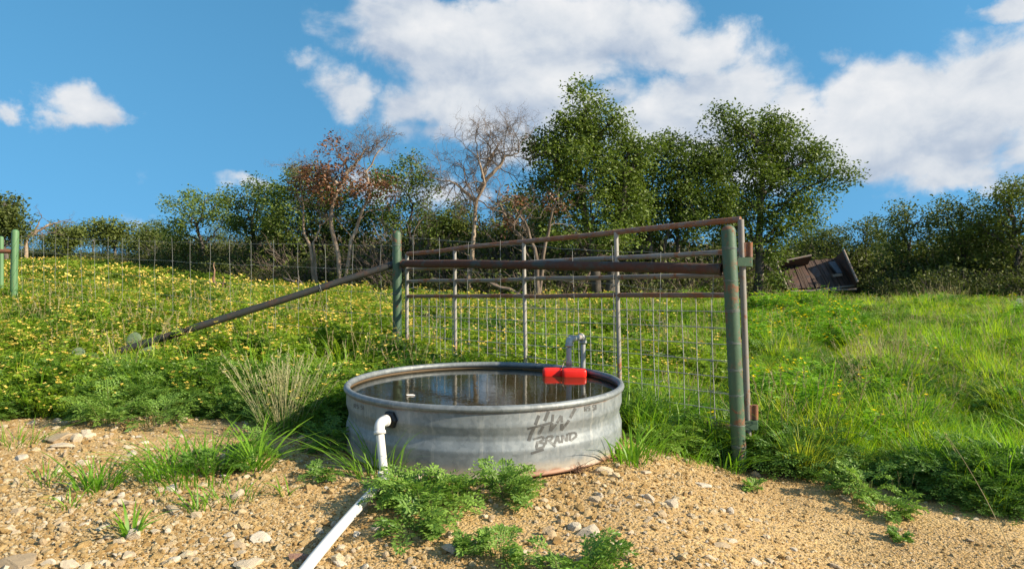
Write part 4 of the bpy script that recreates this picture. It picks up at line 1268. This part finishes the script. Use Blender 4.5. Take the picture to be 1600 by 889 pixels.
# the red float on the water below it
fx = P(882, 580, 4.20)
fl = empty('tank_float', (fx[0], fx[1], WZ), 'bright red two block plastic float tied below the inlet pipe', 'float')
def rounded_block(mb, c, sx, sy, sz, rz):
    """box with well rounded edges and corners"""
    n_ = 28; m_ = 14
    V = []
    for i_ in range(m_ + 1):
        v_ = -math.pi / 2 + math.pi * i_ / m_
        for j_ in range(n_):
            u_ = 2 * math.pi * j_ / n_
            pw = lambda t_, e_: math.copysign(abs(t_) ** e_, t_)
            V.append((sx * pw(math.cos(v_), .35) * pw(math.cos(u_), .3), sy * pw(math.cos(v_), .35) * pw(math.sin(u_), .3), sz * pw(math.sin(v_), .35)))
    V = np.array(V); cr, sr = math.cos(rz), math.sin(rz)
    V = np.stack([V[:, 0] * cr - V[:, 1] * sr, V[:, 0] * sr + V[:, 1] * cr, V[:, 2]], 1) + c
    mb.quads(V, [(i_ * n_ + j_, i_ * n_ + (j_ + 1) % n_, (i_ + 1) * n_ + (j_ + 1) % n_, (i_ + 1) * n_ + j_) for i_ in range(m_) for j_ in range(n_)], 0, True)
b = MB(); rounded_block(b, np.array([-.071, .02, .012]), .063, .036, .034, .06); b.build('float_block', M['red'], fl)
b = MB(); rounded_block(b, np.array([.058, -.012, .012]), .076, .042, .035, -.05); b.build('float_block', M['red'], fl)
b = MB(); a = np.linspace(0, 2 * math.pi, 20)
b.tube(np.stack([np.full(20, -.013), .005 + .047 * np.cos(a), .012 + .040 * np.sin(a)], 1), .0035, 6); b.build('strap', M['brace'], fl)
b = MB(); s0 = np.array([-.012, .01, .052]); s1 = A + o + UP * (topz - .01) + d * .06 - np.array([fx[0], fx[1], WZ])
b.tube(bez(s0, (s0 + s1) / 2 + [-.012, 0, -.02], s1, 7), .0018, 5); b.build('cord', M['string'], fl)

# white overflow pipe
th, zc = to_wall(611, 655)
nrm = np.array([math.cos(th), math.sin(th), 0]); w0 = np.array([TX, TY, 0]) + nrm * TR
w0[2] = zc
dp = empty('drain_pipe', (w0[0] + nrm[0] * .1, w0[1] + nrm[1] * .1, 0), 'white plastic pipe leaving the left side of the tank and running toward the viewer', 'pipe')
o = np.array([w0[0] + nrm[0] * .1, w0[1] + nrm[1] * .1, 0])
b = MB()
tg = np.array([-nrm[1], nrm[0], 0])
hexa = lambda off, r: np.array([w0 - o + nrm * off + (tg * math.cos(q * math.pi / 3) + UP * math.sin(q * math.pi / 3)) * r for q in range(6)])
L0, L1, L2 = hexa(-.004, .042), hexa(.014, .042), hexa(.022, .034)
V = np.vstack([L0, L1, L2, hexa(.022, .012)])
b.quads(V, [(r * 6 + q, r * 6 + (q + 1) % 6, r * 6 + 6 + (q + 1) % 6, r * 6 + 6 + q) for r in range(3) for q in range(6)])
b.tube([w0 - o + nrm * .020, w0 - o + nrm * .034], [.027, .026], 20, caps=True)
b.build('bulkhead_nut', M['black'], dp)
foot = P(602, 752, 3.03); foot[2] = float(gz(foot[0], foot[1])) - .01
foot = foot - o
cor = w0 - o + nrm * .080
dn = unit(foot - cor)
b = MB(); elbow(b, cor, -nrm, dn, .0235, .050); b.build('elbow', M['pvc'], dp)
b = MB(); b.tube([cor + dn * .055, foot - dn * .03], .0190, 20); b.build('downpipe', M['pvc'], dp)
g1 = P(600, 752, 2.98); g2 = P(566, 783, 2.64); g3 = P(470, 886, 2.10); g4 = P(330, 1060, 1.5)
gp = []
for gq, lift in ((g1, .022), (g2, .045), (g3, .028), (g4, .02)):
    gp.append(np.array([gq[0], gq[1], float(gz(gq[0], gq[1])) + lift]) - o)
gp = np.array(gp); gpp = np.array([polyat(gp, s) for s in np.linspace(0, 1, 14)])
for q in range(3):
    gpp[1:-1] = (gpp[:-2] + gpp[1:-1] * 2 + gpp[2:]) / 4
b = MB(); b.tube(gpp, .0190, 20, caps=True); b.build('ground_pipe', M['pvc'], dp)
b = MB(); elbow(b, gpp[0], unit(gpp[1] - gpp[0]), UP, .0235, .04); b.build('elbow', M['pvc'], dp)

# ------------------------------------------------------------------ pipe fence
RP_t = P(1138, 358, 3.93); RP_b = P(1156, 738, 3.95); RP_b[2] = float(gz(RP_b[0], RP_b[1]))
LP_t = P(620, 363, 6.10); LP_b = np.array([LP_t[0] + .004, 6.10, float(gz(LP_t[0], 6.10))])
fb = empty('pipe_fence', LP_b, 'green and rust pipe fence: two posts, a cross rail and a slanting brace', 'pipe fence')
def rel(p, r): return np.asarray(p, float) - np.asarray(r, float)
fence_o = LP_b
ext = RP_b + (RP_b - RP_t) * .15
tr_ = unit(RP_t - RP_b)
p_r = MB(); p_r.tube([rel(ext, fence_o), rel(RP_b, fence_o), rel((RP_t + RP_b) / 2, fence_o), rel(RP_t - tr_ * .012, fence_o)], .0405, 24, dome=True)
post_r = p_r.build('post', M['green'], fb); post_r['label'] = 'rust topped green post by the hinge, leaning a little, wrapped in wire'
b = MB(); b.tube([rel(LP_b, fence_o) - UP * .2, rel(LP_b, fence_o) + UP * .7, rel(LP_t, fence_o) - UP * .02], .040, 24, dome=True)
post_l = b.build('post', M['green'], fb); post_l['label'] = 'upright green post behind the tank where the brace meets'
def weld(mb, p, dr, r):
    a_ = np.linspace(0, 6.283, 13)
    u_ = unit(np.cross(dr, UP)); v_ = np.cross(u_, dr)
    mb.tube([p + (u_ * math.cos(t_) + v_ * math.sin(t_)) * r for t_ in a_], .006, 6)
ra = P(629, 412, 6.06); rb = P(1129, 421, 3.97)
b = MB(); pa, pb_ = rel(ra, fence_o), rel(rb, fence_o); b.tube(wobble(pa, pb_, 9, .004, np.random.default_rng(5)), .033, 20)
weld(b, pa + unit(pb_ - pa) * .012, unit(pb_ - pa), .034); weld(b, pb_ - unit(pb_ - pa) * .012, unit(pb_ - pa), .034)
b.build('cross_rail', M['brace'], fb)
ba = P(614, 414, 6.12); bb = P(222, 538, 5.75); be = bb + (bb - ba) * .34
b = MB(); b.tube([rel(ba, fence_o), rel((ba + bb) / 2, fence_o), rel(bb, fence_o), rel(be, fence_o)], .0305, 20)
weld(b, rel(ba, fence_o) + unit(bb - ba) * .03, unit(bb - ba), .032); brace_o = b.build('brace', M['brace_dark'], fb)
def ring(mb, c, axis_, r, w=.0022, turns=1.0, pitch=.012, seed=0):
    R = np.random.default_rng(seed)
    u_ = unit(np.cross(axis_, [0, 1.0, .01])); v_ = np.cross(axis_, u_)
    n_ = int(26 * turns)
    tilt = R.normal(0, .06)
    mb.tube([c + (u_ * math.cos(q * 6.283 / 26) + v_ * math.sin(q * 6.283 / 26)) * r + axis_ * (pitch * q / 26 + tilt * r * math.cos(q * 6.283 / 26)) for q in range(n_ + 1)], w, 5)
for q, (y_, tn) in enumerate(((383, 2.2), (434, 1.2), (483, 2.4), (534, 2.2), (577, 2.2), (617, 1.3), (665, 1.2), (700, 2.2))):
    s = (y_ - 351) / (738 - 351)
    b = MB(); ring(b, rel(RP_t + (RP_b - RP_t) * s, fence_o), tr_, .0420, .0014, tn, .006, q); b.build('wire_tie', M['tie'], post_r)
for q, y_ in enumerate((384, 459, 527)):
    b = MB(); ring(b, rel(P(620, y_, 6.1), fence_o), UP, .042, .0022, 1.3, .006, q + 20); b.build('wire_tie', M['tie'], post_l)
b = MB(); ring(b, rel(ba + (bb - ba) * .30, fence_o), unit(bb - ba), .033, .003, 1.2, .012, 30)
b.build('wire_tie', M['tie'], brace_o)

# far brace assembly at the left edge
fa = P(22, 363, 10.6); fb_b = np.array([fa[0], fa[1], float(gz(fa[0], fa[1]))])
gpst = empty('pipe_fence', fb_b, 'light green far post with rust red rail and thinner post, at left edge', 'pipe fence')
b = MB(); b.tube([[0, 0, -.2], [.0, 0, .6], [0.02, 0, fa[2] - fb_b[2]]], .050, 20, dome=True); b.build('post', M['green_far'], gpst)
p2 = P(2, 372, 10.9); b = MB(); b.tube([rel([p2[0], p2[1], float(gz(p2[0], p2[1])) - .2], fb_b), rel(p2, fb_b)], .033, 16, dome=True); b.build('post', M['green_far'], gpst)
ra_ = P(19, 393, 10.58); rb_ = P(-160, 390, 10.6)
b = MB(); b.tube([rel(ra_, fb_b), rel(rb_, fb_b)], .033, 16); b.build('cross_rail', M['rust'], gpst)

# ------------------------------------------------------------------ wire fence
RWf = np.random.default_rng(200)
def wire_run(name, label, A_, B_, heights, n_stay, off=(0, 0), top=1.17, skip=0):
    o_ = np.array([A_[0], A_[1], float(gz(A_[0], A_[1]))])
    root_ = empty(name, o_, label, 'wire fence')
    hb, sb = MB(), MB()
    n_ = 24
    def pt(s, h):
        x = A_[0] + (B_[0] - A_[0]) * s + off[0]; y = A_[1] + (B_[1] - A_[1]) * s + off[1]
        g_ = float(gz(A_[0], A_[1])) * (1 - s) + float(gz(B_[0], B_[1])) * s
        return np.array([x, y, g_ + h]) - o_
    for h in heights:
        hb.tube([pt(q / n_, h + RWf.normal(0, .004) - .02 * math.sin(math.pi * q / n_)) for q in range(n_ + 1)], .0014, 5)
    for q in range(n_stay):
        s = (q + .5) / n_stay
        hh = np.linspace(top + RWf.uniform(-.02, .02), .05, 7)
        wob_ = np.cumsum(RWf.normal(0, .0016, 7))
        p_ = np.array([pt(s + wob_[k_], h) for k_, h in enumerate(hh)])
        sb.tube(p_, .0015, 5)
        for h in heights[1:]:
            c_ = pt(s, h); c_[2] -= .02 * math.sin(math.pi * s)
            sb.tube([c_ - [.011, 0, .004], c_ + [.011, 0, .004]], .0034, 5)
    hb.build('line_wire', M['wire'], root_); sb.build('stay_wire', M['wire'], root_)
HT = [1.16, .93, .72, .52, .34, .18]
wire_run('wire_fence', 'thin stay wire fence across the flowers, from the left post to the far post', (LP_b[0] - .02, LP_b[1]), (fb_b[0], fb_b[1]), HT, 21, (0, .05))
wire_run('wire_fence', 'thin stay wires strung between the two green posts, in front of the gate', (LP_b[0], LP_b[1]), (RP_b[0], RP_b[1]), [h + .08 for h in HT], 9, (.02, .052), 1.24)

# ------------------------------------------------------------------ gate, swung back along the fence
hx_t = P(1157, 343, 4.05); hx_b = P(1169, 690, 4.05)
GLx, GLy = (636 - CX) / F * 6.20, 6.20
groot = empty('pipe_gate', (hx_b[0], hx_b[1], float(gz(hx_b[0], hx_b[1]))), 'worn grey and rusty pipe gate with a wire mesh lower half, folded along the fence', 'gate')
go = np.array([hx_b[0], hx_b[1], float(gz(hx_b[0], hx_b[1]))])
RIGHT = [348, 393, 431, 461, 668]      # rails as they meet the hinge stile
def gate_pt(s, zr, zl):
    # s = 0 at the hinge, 1 at the latch end
    x = hx_t[0] * (1 - s) + GLx * s; y = 4.05 * (1 - s) + GLy * s
    return np.array([x, y, zr * (1 - s) + zl * s]) - go
zr = [H - (v - CY) / F * 4.07 for v in (343.5, 392, 430, 461, 671)]
zl = [H - (v - CY) / F * 6.20 for v in (397, 421, 440, 463)] + [.0]
RG2 = np.random.default_rng(210)
lean = np.array([hx_b[0] - hx_t[0], 0, 0])
def lean_off(s, z):   # the hinge stile leans with its post
    return lean * (1 - s) * (hx_t[2] - z) / (hx_t[2] - hx_b[2])
for q in range(5):
    pts_ = []
    for u in np.linspace(0, 1, 9):
        p_ = gate_pt(u, zr[q], zl[q]); pts_.append(p_ + lean_off(u, p_[2] + go[2]))
    pts_ = np.array(pts_)
    pts_[1:-1] += RG2.normal(0, .003, (7, 3))
    b = MB(); b.tube(pts_, .0185 if q == 0 else .0165, 14, caps=True)
    b.build('rail', M['gate_rust'] if q in (0, 3, 4) else M['gate'], groot)
def upright(s, r, m_, top_i=0, zlow=None, name='upright'):
    zt_ = zr[top_i] * (1 - s) + zl[top_i] * s; zb_ = zr[4] * (1 - s) + zl[4] * s
    if zlow is not None: zb_ += zlow
    pp = []
    for u in np.linspace(0, 1, 6):
        z = zt_ * (1 - u) + zb_ * u
        p_ = gate_pt(s, z, z); pp.append(p_ + lean_off(s, z) + np.array([0, -.004, 0]))
    b = MB(); b.tube(pp, r, 14, caps=True); b.build(name, m_, groot)
upright(0.0, .0185, M['gate'], zlow=-.03, name='hinge_stile'); upright(1.0, .0165, M['gate_up'], name='latch_stile')
def s_for(px):
    best = min(np.linspace(0, 1, 400), key=lambda s: abs(CX + F * (hx_t[0] * (1 - s) + GLx * s) / (4.05 * (1 - s) + GLy * s) - px)); return best
for px in (962, 818, 710):
    upright(s_for(px), .0150, M['gate_up'])
b = MB()
Lg = math.hypot(hx_t[0] - GLx, 4.05 - GLy)
ns = int(Lg / .1)
for q in range(1, ns):
    s = q / ns
    zt_ = zr[3] * (1 - s) + zl[3] * s; zb_ = zr[4] * (1 - s) + zl[4] * s
    p0, p1 = gate_pt(s, zt_, zt_) + lean_off(s, zt_), gate_pt(s, zb_, zb_) + lean_off(s, zb_)
    b.tube([p0, (p0 + p1) / 2 + RG2.normal(0, .003, 3), p1], .0029, 5)
for q in range(1, 8):
    f_ = q / 8.0
    pp = []
    for u in np.linspace(0, 1, 9):
        z = (zr[3] * (1 - f_) + zr[4] * f_) * (1 - u) + (zl[3] * (1 - f_) + zl[4] * f_) * u
        pp.append(gate_pt(u, z, z) + lean_off(u, z) + np.array([.004, .004, 0]))
    b.tube(pp, .0027, 5)
b.build('mesh_panel', M['mesh'], groot)
for y_ in (402, 655):
    z = H - (y_ - CY) / F * 4.05
    hr = MB()
    st = gate_pt(0, z, z) + lean_off(0, z)
    hc = st + np.array([.043, -.012, 0])
    hr.tube([hc + [0, 0, .002], hc + [0, 0, .088]], .0165, 14, caps=True)
    hr.box((st + hc) / 2 + [.001, -.006, .045], (.052, .016, .084))
    hr.build('hinge', M['rust'], groot)
# hinge pins stay on the post
b = MB()
for y_ in (402, 655):
    z = H - (y_ - CY) / F * 4.05
    st = gate_pt(0, z, z) + lean_off(0, z) + go - fence_o
    hc = st + np.array([.043, -.012, 0])
    b.tube([hc + [0, 0, -.055], hc + [0, 0, .001]], .0155, 14, caps=True)
    b.box(hc + [-.040, -.024, -.027], (.082, .014, .052))
b.build('hinge_bracket', M['green'], post_r)

# ------------------------------------------------------------------ wrecked trailer
YT = 20.0
tc = P(1282, 452, YT); tz = float(gz(tc[0], YT))
tro = empty('wrecked_trailer', (tc[0], YT, tz), 'rusty overturned trailer box tipped on its side at the edge of the trees', 'trailer')
to = np.array([tc[0], YT, tz])
def TP(px, py, dy=0.0): return P(px, py, YT + dy) - to
def slab(name, q4, th_, m_, par=tro):
    """a thick plate through four corners"""
    q4 = np.array(q4, float); n_ = unit(np.cross(q4[1] - q4[0], q4[3] - q4[0]))
    V = np.vstack([q4 + n_ * th_ / 2, q4 - n_ * th_ / 2])
    b_ = MB(); b_.quads(V, [(0, 1, 2, 3), (7, 6, 5, 4), (0, 4, 5, 1), (1, 5, 6, 2), (2, 6, 7, 3), (3, 7, 4, 0)])
    return b_.build(name, m_, par)
# bed seen from above as it lies tilted toward the viewer; corners: top left, top right, bottom right, bottom left
bTL, bTR, bBR, bBL = TP(1222, 414, .9), TP(1304, 405, .9), TP(1336, 449, .0), TP(1232, 453, .0)
bed_o = bBL; ex = unit(bBR - bBL); ey = unit((bTL - bBL) - ex * np.dot(bTL - bBL, ex)); ez = np.cross(ex, ey)
bed = slab('bed', [bTL, bTR, bBR, bBL], .05, M['trailer_rust'])
# boards laid on the bed
nb_ = 15
bmx = MB()
for q in range(nb_):
    u0, u1 = q / nb_ + .004, (q + 1) / nb_ - .004
    lo_a, lo_b = bBL * (1 - u0) + bBR * u0, bBL * (1 - u1) + bBR * u1
    hi_a, hi_b = bTL * (1 - u0) + bTR * u0, bTL * (1 - u1) + bTR * u1
    jit = .012 * math.sin(q * 2.3)
    off_ = ez * (.045 + jit) * (1 if ez[1] < 0 else -1)
    V = np.array([lo_a, lo_b, hi_b, hi_a]); V = np.vstack([V + off_, V + off_ * .4])
    bmx.quads(V, [(0, 1, 2, 3), (7, 6, 5, 4), (0, 4, 5, 1), (1, 5, 6, 2), (2, 6, 7, 3), (3, 7, 4, 0)])
bmx.build('floor_boards', M['boards'], bed)
e1, e2 = TP(1318, 391, .3), TP(1340, 441, -.5)
eb1, eb2 = bTR, bBR
endp = slab('end_panel', [eb1, e1, e2, eb2], .05, M['trailer_rust'])
b = MB(); b.tube([e1, e2], .035, 8, caps=True); b.build('edge_rail', M['trailer_edge'], endp)
sidep = slab('side_panel', [TP(1215, 411, .35), TP(1268, 400, .35), TP(1260, 417, .9), TP(1222, 420, .9)], .04, M['trailer_rust'])
b = MB(); b.tube([TP(1214, 410, .33), TP(1268, 399, .33)], .03, 8, caps=True); b.tube([TP(1213, 411, .3), TP(1231, 453, -.06)], .04, 8, caps=True)
b.build('edge_rail', M['trailer_edge'], sidep)
b = MB(); b.tube([TP(1262, 412, .9), TP(1304, 405, .9)], .03, 8, caps=True); b.tube([TP(1276, 453, -.1), TP(1338, 446, -.1)], .03, 8, caps=True); b.tube([TP(1232, 456, -.05), TP(1338, 452, -.12)], .04, 8, caps=True)
b.build('frame_rail', M['trailer_edge'], tro)
slab('tool_box', [TP(1294, 411, .55), TP(1304, 409, .55), TP(1316, 427, .2), TP(1308, 428, .2)], .06, M['blue_sheet'])
b = MB()
for u in (.35, .62): b.tube([bTL * (1 - u) + bTR * u + [0, .1, 0], bBL * (1 - u) + bBR * u + [0, .1, 0]], .04, 6)
for s_ in (0.1, .9): b.tube([bTL * s_ + bBL * (1 - s_) + [0, .12, -.02], [bTL[0] * s_ + bBL[0] * (1 - s_) + .2, 1.3, -.1]], .05, 6)
b.build('axle', M['trailer_rust'], bed)
sh = slab('shelf_bracket', [TP(1300, 429, .1), TP(1315, 427, .1), TP(1316, 431, .1), TP(1301, 433, .1)], .05, M['trailer_edge'])

# ------------------------------------------------------------------ fallen wood
def fallen(px, py, Y, dx_, dz_, dy_, r, label, m_='log', seed=1):
    R = np.random.default_rng(seed)
    p = P(px, py, Y); p[2] = float(gz(p[0], p[1]))
    root_ = MB()
    path = wobble(np.array([0, 0, .05]), np.array([dx_, dy_, dz_]), 8, .12, R)
    root_.tube(path, np.linspace(r, r * .45, 8), 8, caps=True)
    for k_ in range(3):
        s = path[R.integers(2, 7)]; root_.tube(wobble(s, s + np.array([R.uniform(-.4, .4), R.uniform(-.3, .3), R.uniform(.1, .4)]), 5, .12, R), np.linspace(r * .4, r * .15, 5), 5)
    ob = root_.build('fallen_branch', M[m_]); ob.location = Vector(p)
    return tag(ob, label, 'branch')
fallen(362, 440, 13.6, -.42, .52, .1, .05, 'reddish broken branch sticking up from the flowers below the fence', 'log', 3)
fallen(500, 435, 15.6, -.9, .45, .2, .06, 'dark fallen bough leaning among the brush left of the dead trees', 'bark', 4)
fallen(830, 460, 14.4, -.9, .55, .3, .06, 'grey fallen log behind the gate at the foot of the oaks', 'bark_grey', 5)

# ------------------------------------------------------------------ plants of their own
def plant(name, label, cat, px, py, mb, mats, part='leaves', rz=0, sc=1.0, group=None):
    g0 = on_ground(px, py)
    ob = mb.build(name, mats); ob.location = Vector((g0[0], g0[1], g0[2] - .005)); ob.rotation_euler = (0, 0, rz); ob.scale = (sc, sc, sc)
    return tag(ob, label, cat, group)

# bunch grass with dry seed stalks
g0 = on_ground(442, 676)
bg_ = empty('bunch_grass', g0, 'tall bunch grass with dry straw coloured seed stalks, left of the tank', 'grass clump')
grass_tuft(220, 230, .23, .15, .0042, 1.0, (0, -.05)).build('blades', [M['ragweed_dark']], bg_)
R_ = np.random.default_rng(221)
sb = stalks(222, 95, .46, .13, .42)
sb.build('seed_stalks', [M['seed_stalk']], bg_)

FW = [
    (668, 800, .21, .17, 28, 'largest feathery weed, spreading over the gravel in front of the tank', 230),
    (634, 780, .14, .13, 20, 'feathery weed hiding the joint of the white pipe', 231),
    (790, 783, .13, .16, 18, 'feathery weed against the front of the tank, right of the dark gap', 232),
    (648, 838, .12, .12, 14, 'trailing feathery sprig in front of the largest weed', 233),
    (732, 868, .09, .08, 9, 'small feathery sprig beside the knobbly grey stone', 234),
    (786, 876, .10, .12, 11, 'upright pale green sprig at the bottom, right of the knobbly stone', 235),
    (905, 905, .19, .12, 18, 'low feathery weed cut by the bottom edge below the tank', 236),
    (500, 752, .10, .09, 9, 'little blue green sprig in the shadow left of the white pipe', 237),
    (715, 792, .12, .14, 14, 'yellowish feathery weed under the dark gap of the tank', 238),
    (826, 770, .10, .12, 10, 'small feathery weed at the rusty foot of the tank', 239),
    (1385, 808, .13, .12, 12, 'feathery sprig reaching out over the gravel, right of the right post', 240),
    (1180, 768, .06, .07, 7, 'tiny weed on bare gravel below the right post', 241),
    (1350, 775, .18, .16, 18, 'feathery weed at the corner of the meadow edge beside the flat stone', 242),
    (1405, 845, .05, .05, 5, 'tiny seedling on the gravel at the lower right', 243),
    (395, 712, .11, .17, 12, 'pale leafy weed growing out of the largest grass clump', 244),
    (172, 662, .24, .20, 22, 'feathery weed hanging over the edge of the gravel, above the flat stones', 245),
    (250, 664, .22, .18, 20, 'feathery weed at the edge of the gravel, between the flat stones and the white stone', 246),
    (335, 738, .16, .13, 16, 'deep green leafy weed inside the largest grass clump', 248),
    (520, 706, .16, .17, 18, 'dark shaded weed pressed to the left side of the tank', 247),
]
for px, py, r, h, n_, lab, sd_ in FW:
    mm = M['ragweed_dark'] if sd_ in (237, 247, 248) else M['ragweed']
    plant('feathery_weed', lab, 'weed', px, py, feather_weed(sd_, r, h, n_, .016 if r > .1 else .013, 8, lw=.46), [mm, M['stem']], rz=random.uniform(0, 6), group='feathery weeds')
GT = [
    (325, 742, 150, .19, .24, 'largest grass clump on the gravel, left of the tank shadow', 250, .007),
    (262, 748, 46, .20, .10, 'grass clump joined to the left end of the largest one', 251, .006),
    (150, 766, 46, .16, .07, 'spiky grass tuft on the gravel, left of the largest clump', 252, .007),
    (68, 756, 22, .12, .07, 'sparse flat grass tuft near the left edge of the gravel', 253, .005),
    (206, 838, 18, .13, .03, 'wide bladed grass tuft by two pale stones at the lower left', 254, .008),
    (308, 800, 16, .13, .03, 'small grass tuft on a low tan slab', 255, .006),
    (360, 784, 34, .09, .10, 'low yellowish grass patch between the slab and the tank shadow', 256, .005),
    (445, 775, 9, .10, .02, 'three blade grass sprout in the tank shadow', 257, .006),
    (28, 694, 40, .12, .12, 'grass patch at the left photo edge above the gravel', 258, .005),
    (590, 745, 60, .26, .10, 'long arching grass around the white downpipe', 259, .005),
    (985, 722, 42, .20, .09, 'broad bladed grass at the right foot of the tank', 260, .010),
    (110, 792, 14, .08, .06, 'flattened grass wisps among the pale stones', 261, .005),
    (160, 655, 14, .20, .03, 'upright grass sprout over the flat stones', 262, .005),
    (400, 735, 16, .25, .04, 'tall broad grass blades at the right end of the largest clump', 263, .011),
    (1015, 712, 30, .16, .08, 'low grass between the tank and the gate, edging the gravel', 267, .006),
    (1075, 722, 36, .17, .10, 'grass fringe under the gate mesh, left of the right post', 268, .006),
    (1130, 733, 44, .20, .12, 'grass at the foot of the right post', 264, .006),
    (250, 776, 7, .06, .02, 'tiny grass sprout below the largest clump', 265, .005),
    (1440, 730, 60, .34, .10, 'tall grass tuft at the front of the meadow', 266, .006),
]
for px, py, n_, h, sp, lab, sd_, w_ in GT:
    plant('grass_tuft', lab, 'grass tuft', px, py, grass_tuft(sd_, int(n_ * 1.5), h, sp * 1.15, w_, 1.7, (0, 0)), [M['grass_fresh']], group='grass tufts on the gravel')
# long dry stalk that leans across the right corner
g0 = on_ground(1578, 858)
b = MB(); e_ = P(1478, 678, g0[1] + .35) - g0
b.tube(bez(np.zeros(3), e_ * .5 + [.02, 0, .03], e_, 8), np.linspace(.0022, .0012, 8), 4)
for q in range(16):
    b.leaves((e_ * (1 - .012 * q))[None], unit(e_)[None] + rng.normal(0, .3, (1, 3)), rng.normal(0, 1, (1, 3)), .02, .004)
b = b.build('grass_stalk', M['straw']); b.location = Vector(g0); tag(b, 'single long dry grass stalk leaning left over the lower right gravel', 'grass stalk')
# broken roots at the foot of the tank
R_ = np.random.default_rng(270); b = MB()
for q in range(60):
    e_ = R_.normal(0, .03, 3); e_[2] = abs(e_[2]) * .9; b.tube(wobble(R_.normal(0, .012, 3), e_, 4, .25, R_), [.0016, .0014, .001, .0006], 3)
g0 = on_ground(902, 738); b = b.build('root_clump', M['log']); b.location = Vector((g0[0], g0[1] - .01, g0[2] + .01)); tag(b, 'brown tangle of dry roots stuck to the rusty foot of the tank', 'roots')

# prickly pears
def pad(mb, c, n_, up_, r, k_=1.15):
    n_ = unit(np.asarray(n_, float)); up_ = unit(np.asarray(up_, float) - n_ * np.dot(up_, n_)); sd_ = np.cross(up_, n_)
    V, Fc = [], []
    na_, nr_ = 20, 5
    for sg in (1, -1):
        base = len(V)
        for q in range(nr_ + 1):
            f_ = q / nr_
            for w in range(na_):
                a_ = w * 2 * math.pi / na_
                rr = r * f_ * (1 - .12 * math.cos(a_ + math.pi))
                V.append(c + sd_ * math.sin(a_) * rr + up_ * (r * k_ + math.cos(a_) * rr * k_) + n_ * sg * r * .13 * math.sqrt(max(0, 1 - f_ * f_)))
        for q in range(nr_):
            for w in range(na_):
                t_ = (base + q * na_ + w, base + q * na_ + (w + 1) % na_, base + (q + 1) * na_ + (w + 1) % na_, base + (q + 1) * na_ + w)
                Fc.append(t_ if sg > 0 else t_[::-1])
    mb.quads(np.array(V), Fc, 0, True)
def cactus(px, py, Y, pads, label):
    p = P(px, py, Y); p[2] = float(gz(p[0], Y))
    root_ = empty('prickly_pear', p, label, 'cactus')
    for cx_, cz_, r, tilt, yaw in pads:
        b_ = MB(); pad(b_, np.array([cx_, 0, cz_]), [math.sin(yaw), -math.cos(yaw), .1], [math.sin(tilt), 0, math.cos(tilt)], r)
        pd_ = b_.build('pad', M['cactus'], root_)
        sp_ = MB(); Rs_ = np.random.default_rng(int(abs(cx_ * 1000 + cz_ * 100)))
        Vp = np.concatenate(b_.v); cp_ = Vp.mean(0)
        for vi in Rs_.choice(len(Vp), 46, replace=False):
            o_ = unit(Vp[vi] - cp_) + [0, -.5, 0]
            for q_ in range(2):
                sp_.tube([Vp[vi], Vp[vi] + unit(o_ + Rs_.normal(0, .5, 3)) * .022], [.0013, .0004], 3)
        sp_.build('spines', M['straw'], pd_)
cactus(207, 540, 5.75, [(.0, .12, .070, -.2, .2), (-.01, .27, .062, .25, .1), (-.12, .12, .06, -.5, -.3), (.07, .22, .05, .6, .1)], 'pale green prickly pear pads by the low end of the slanting brace')
cactus(160, 560, 5.35, [(.03, .1, .065, .3, .3), (-.05, .16, .06, -.4, -.2), (-.25, .12, .065, .0, .2), (-.22, .22, .05, .4, .2)], 'low prickly pear half hidden in weeds, left of the brace end')
cactus(1592, 480, 12.0, [(0, .1, .09, -.2, .2), (.12, .12, .09, .4, -.2), (.0, .24, .08, .2, 0)], 'prickly pear at the right photo edge in the far meadow')
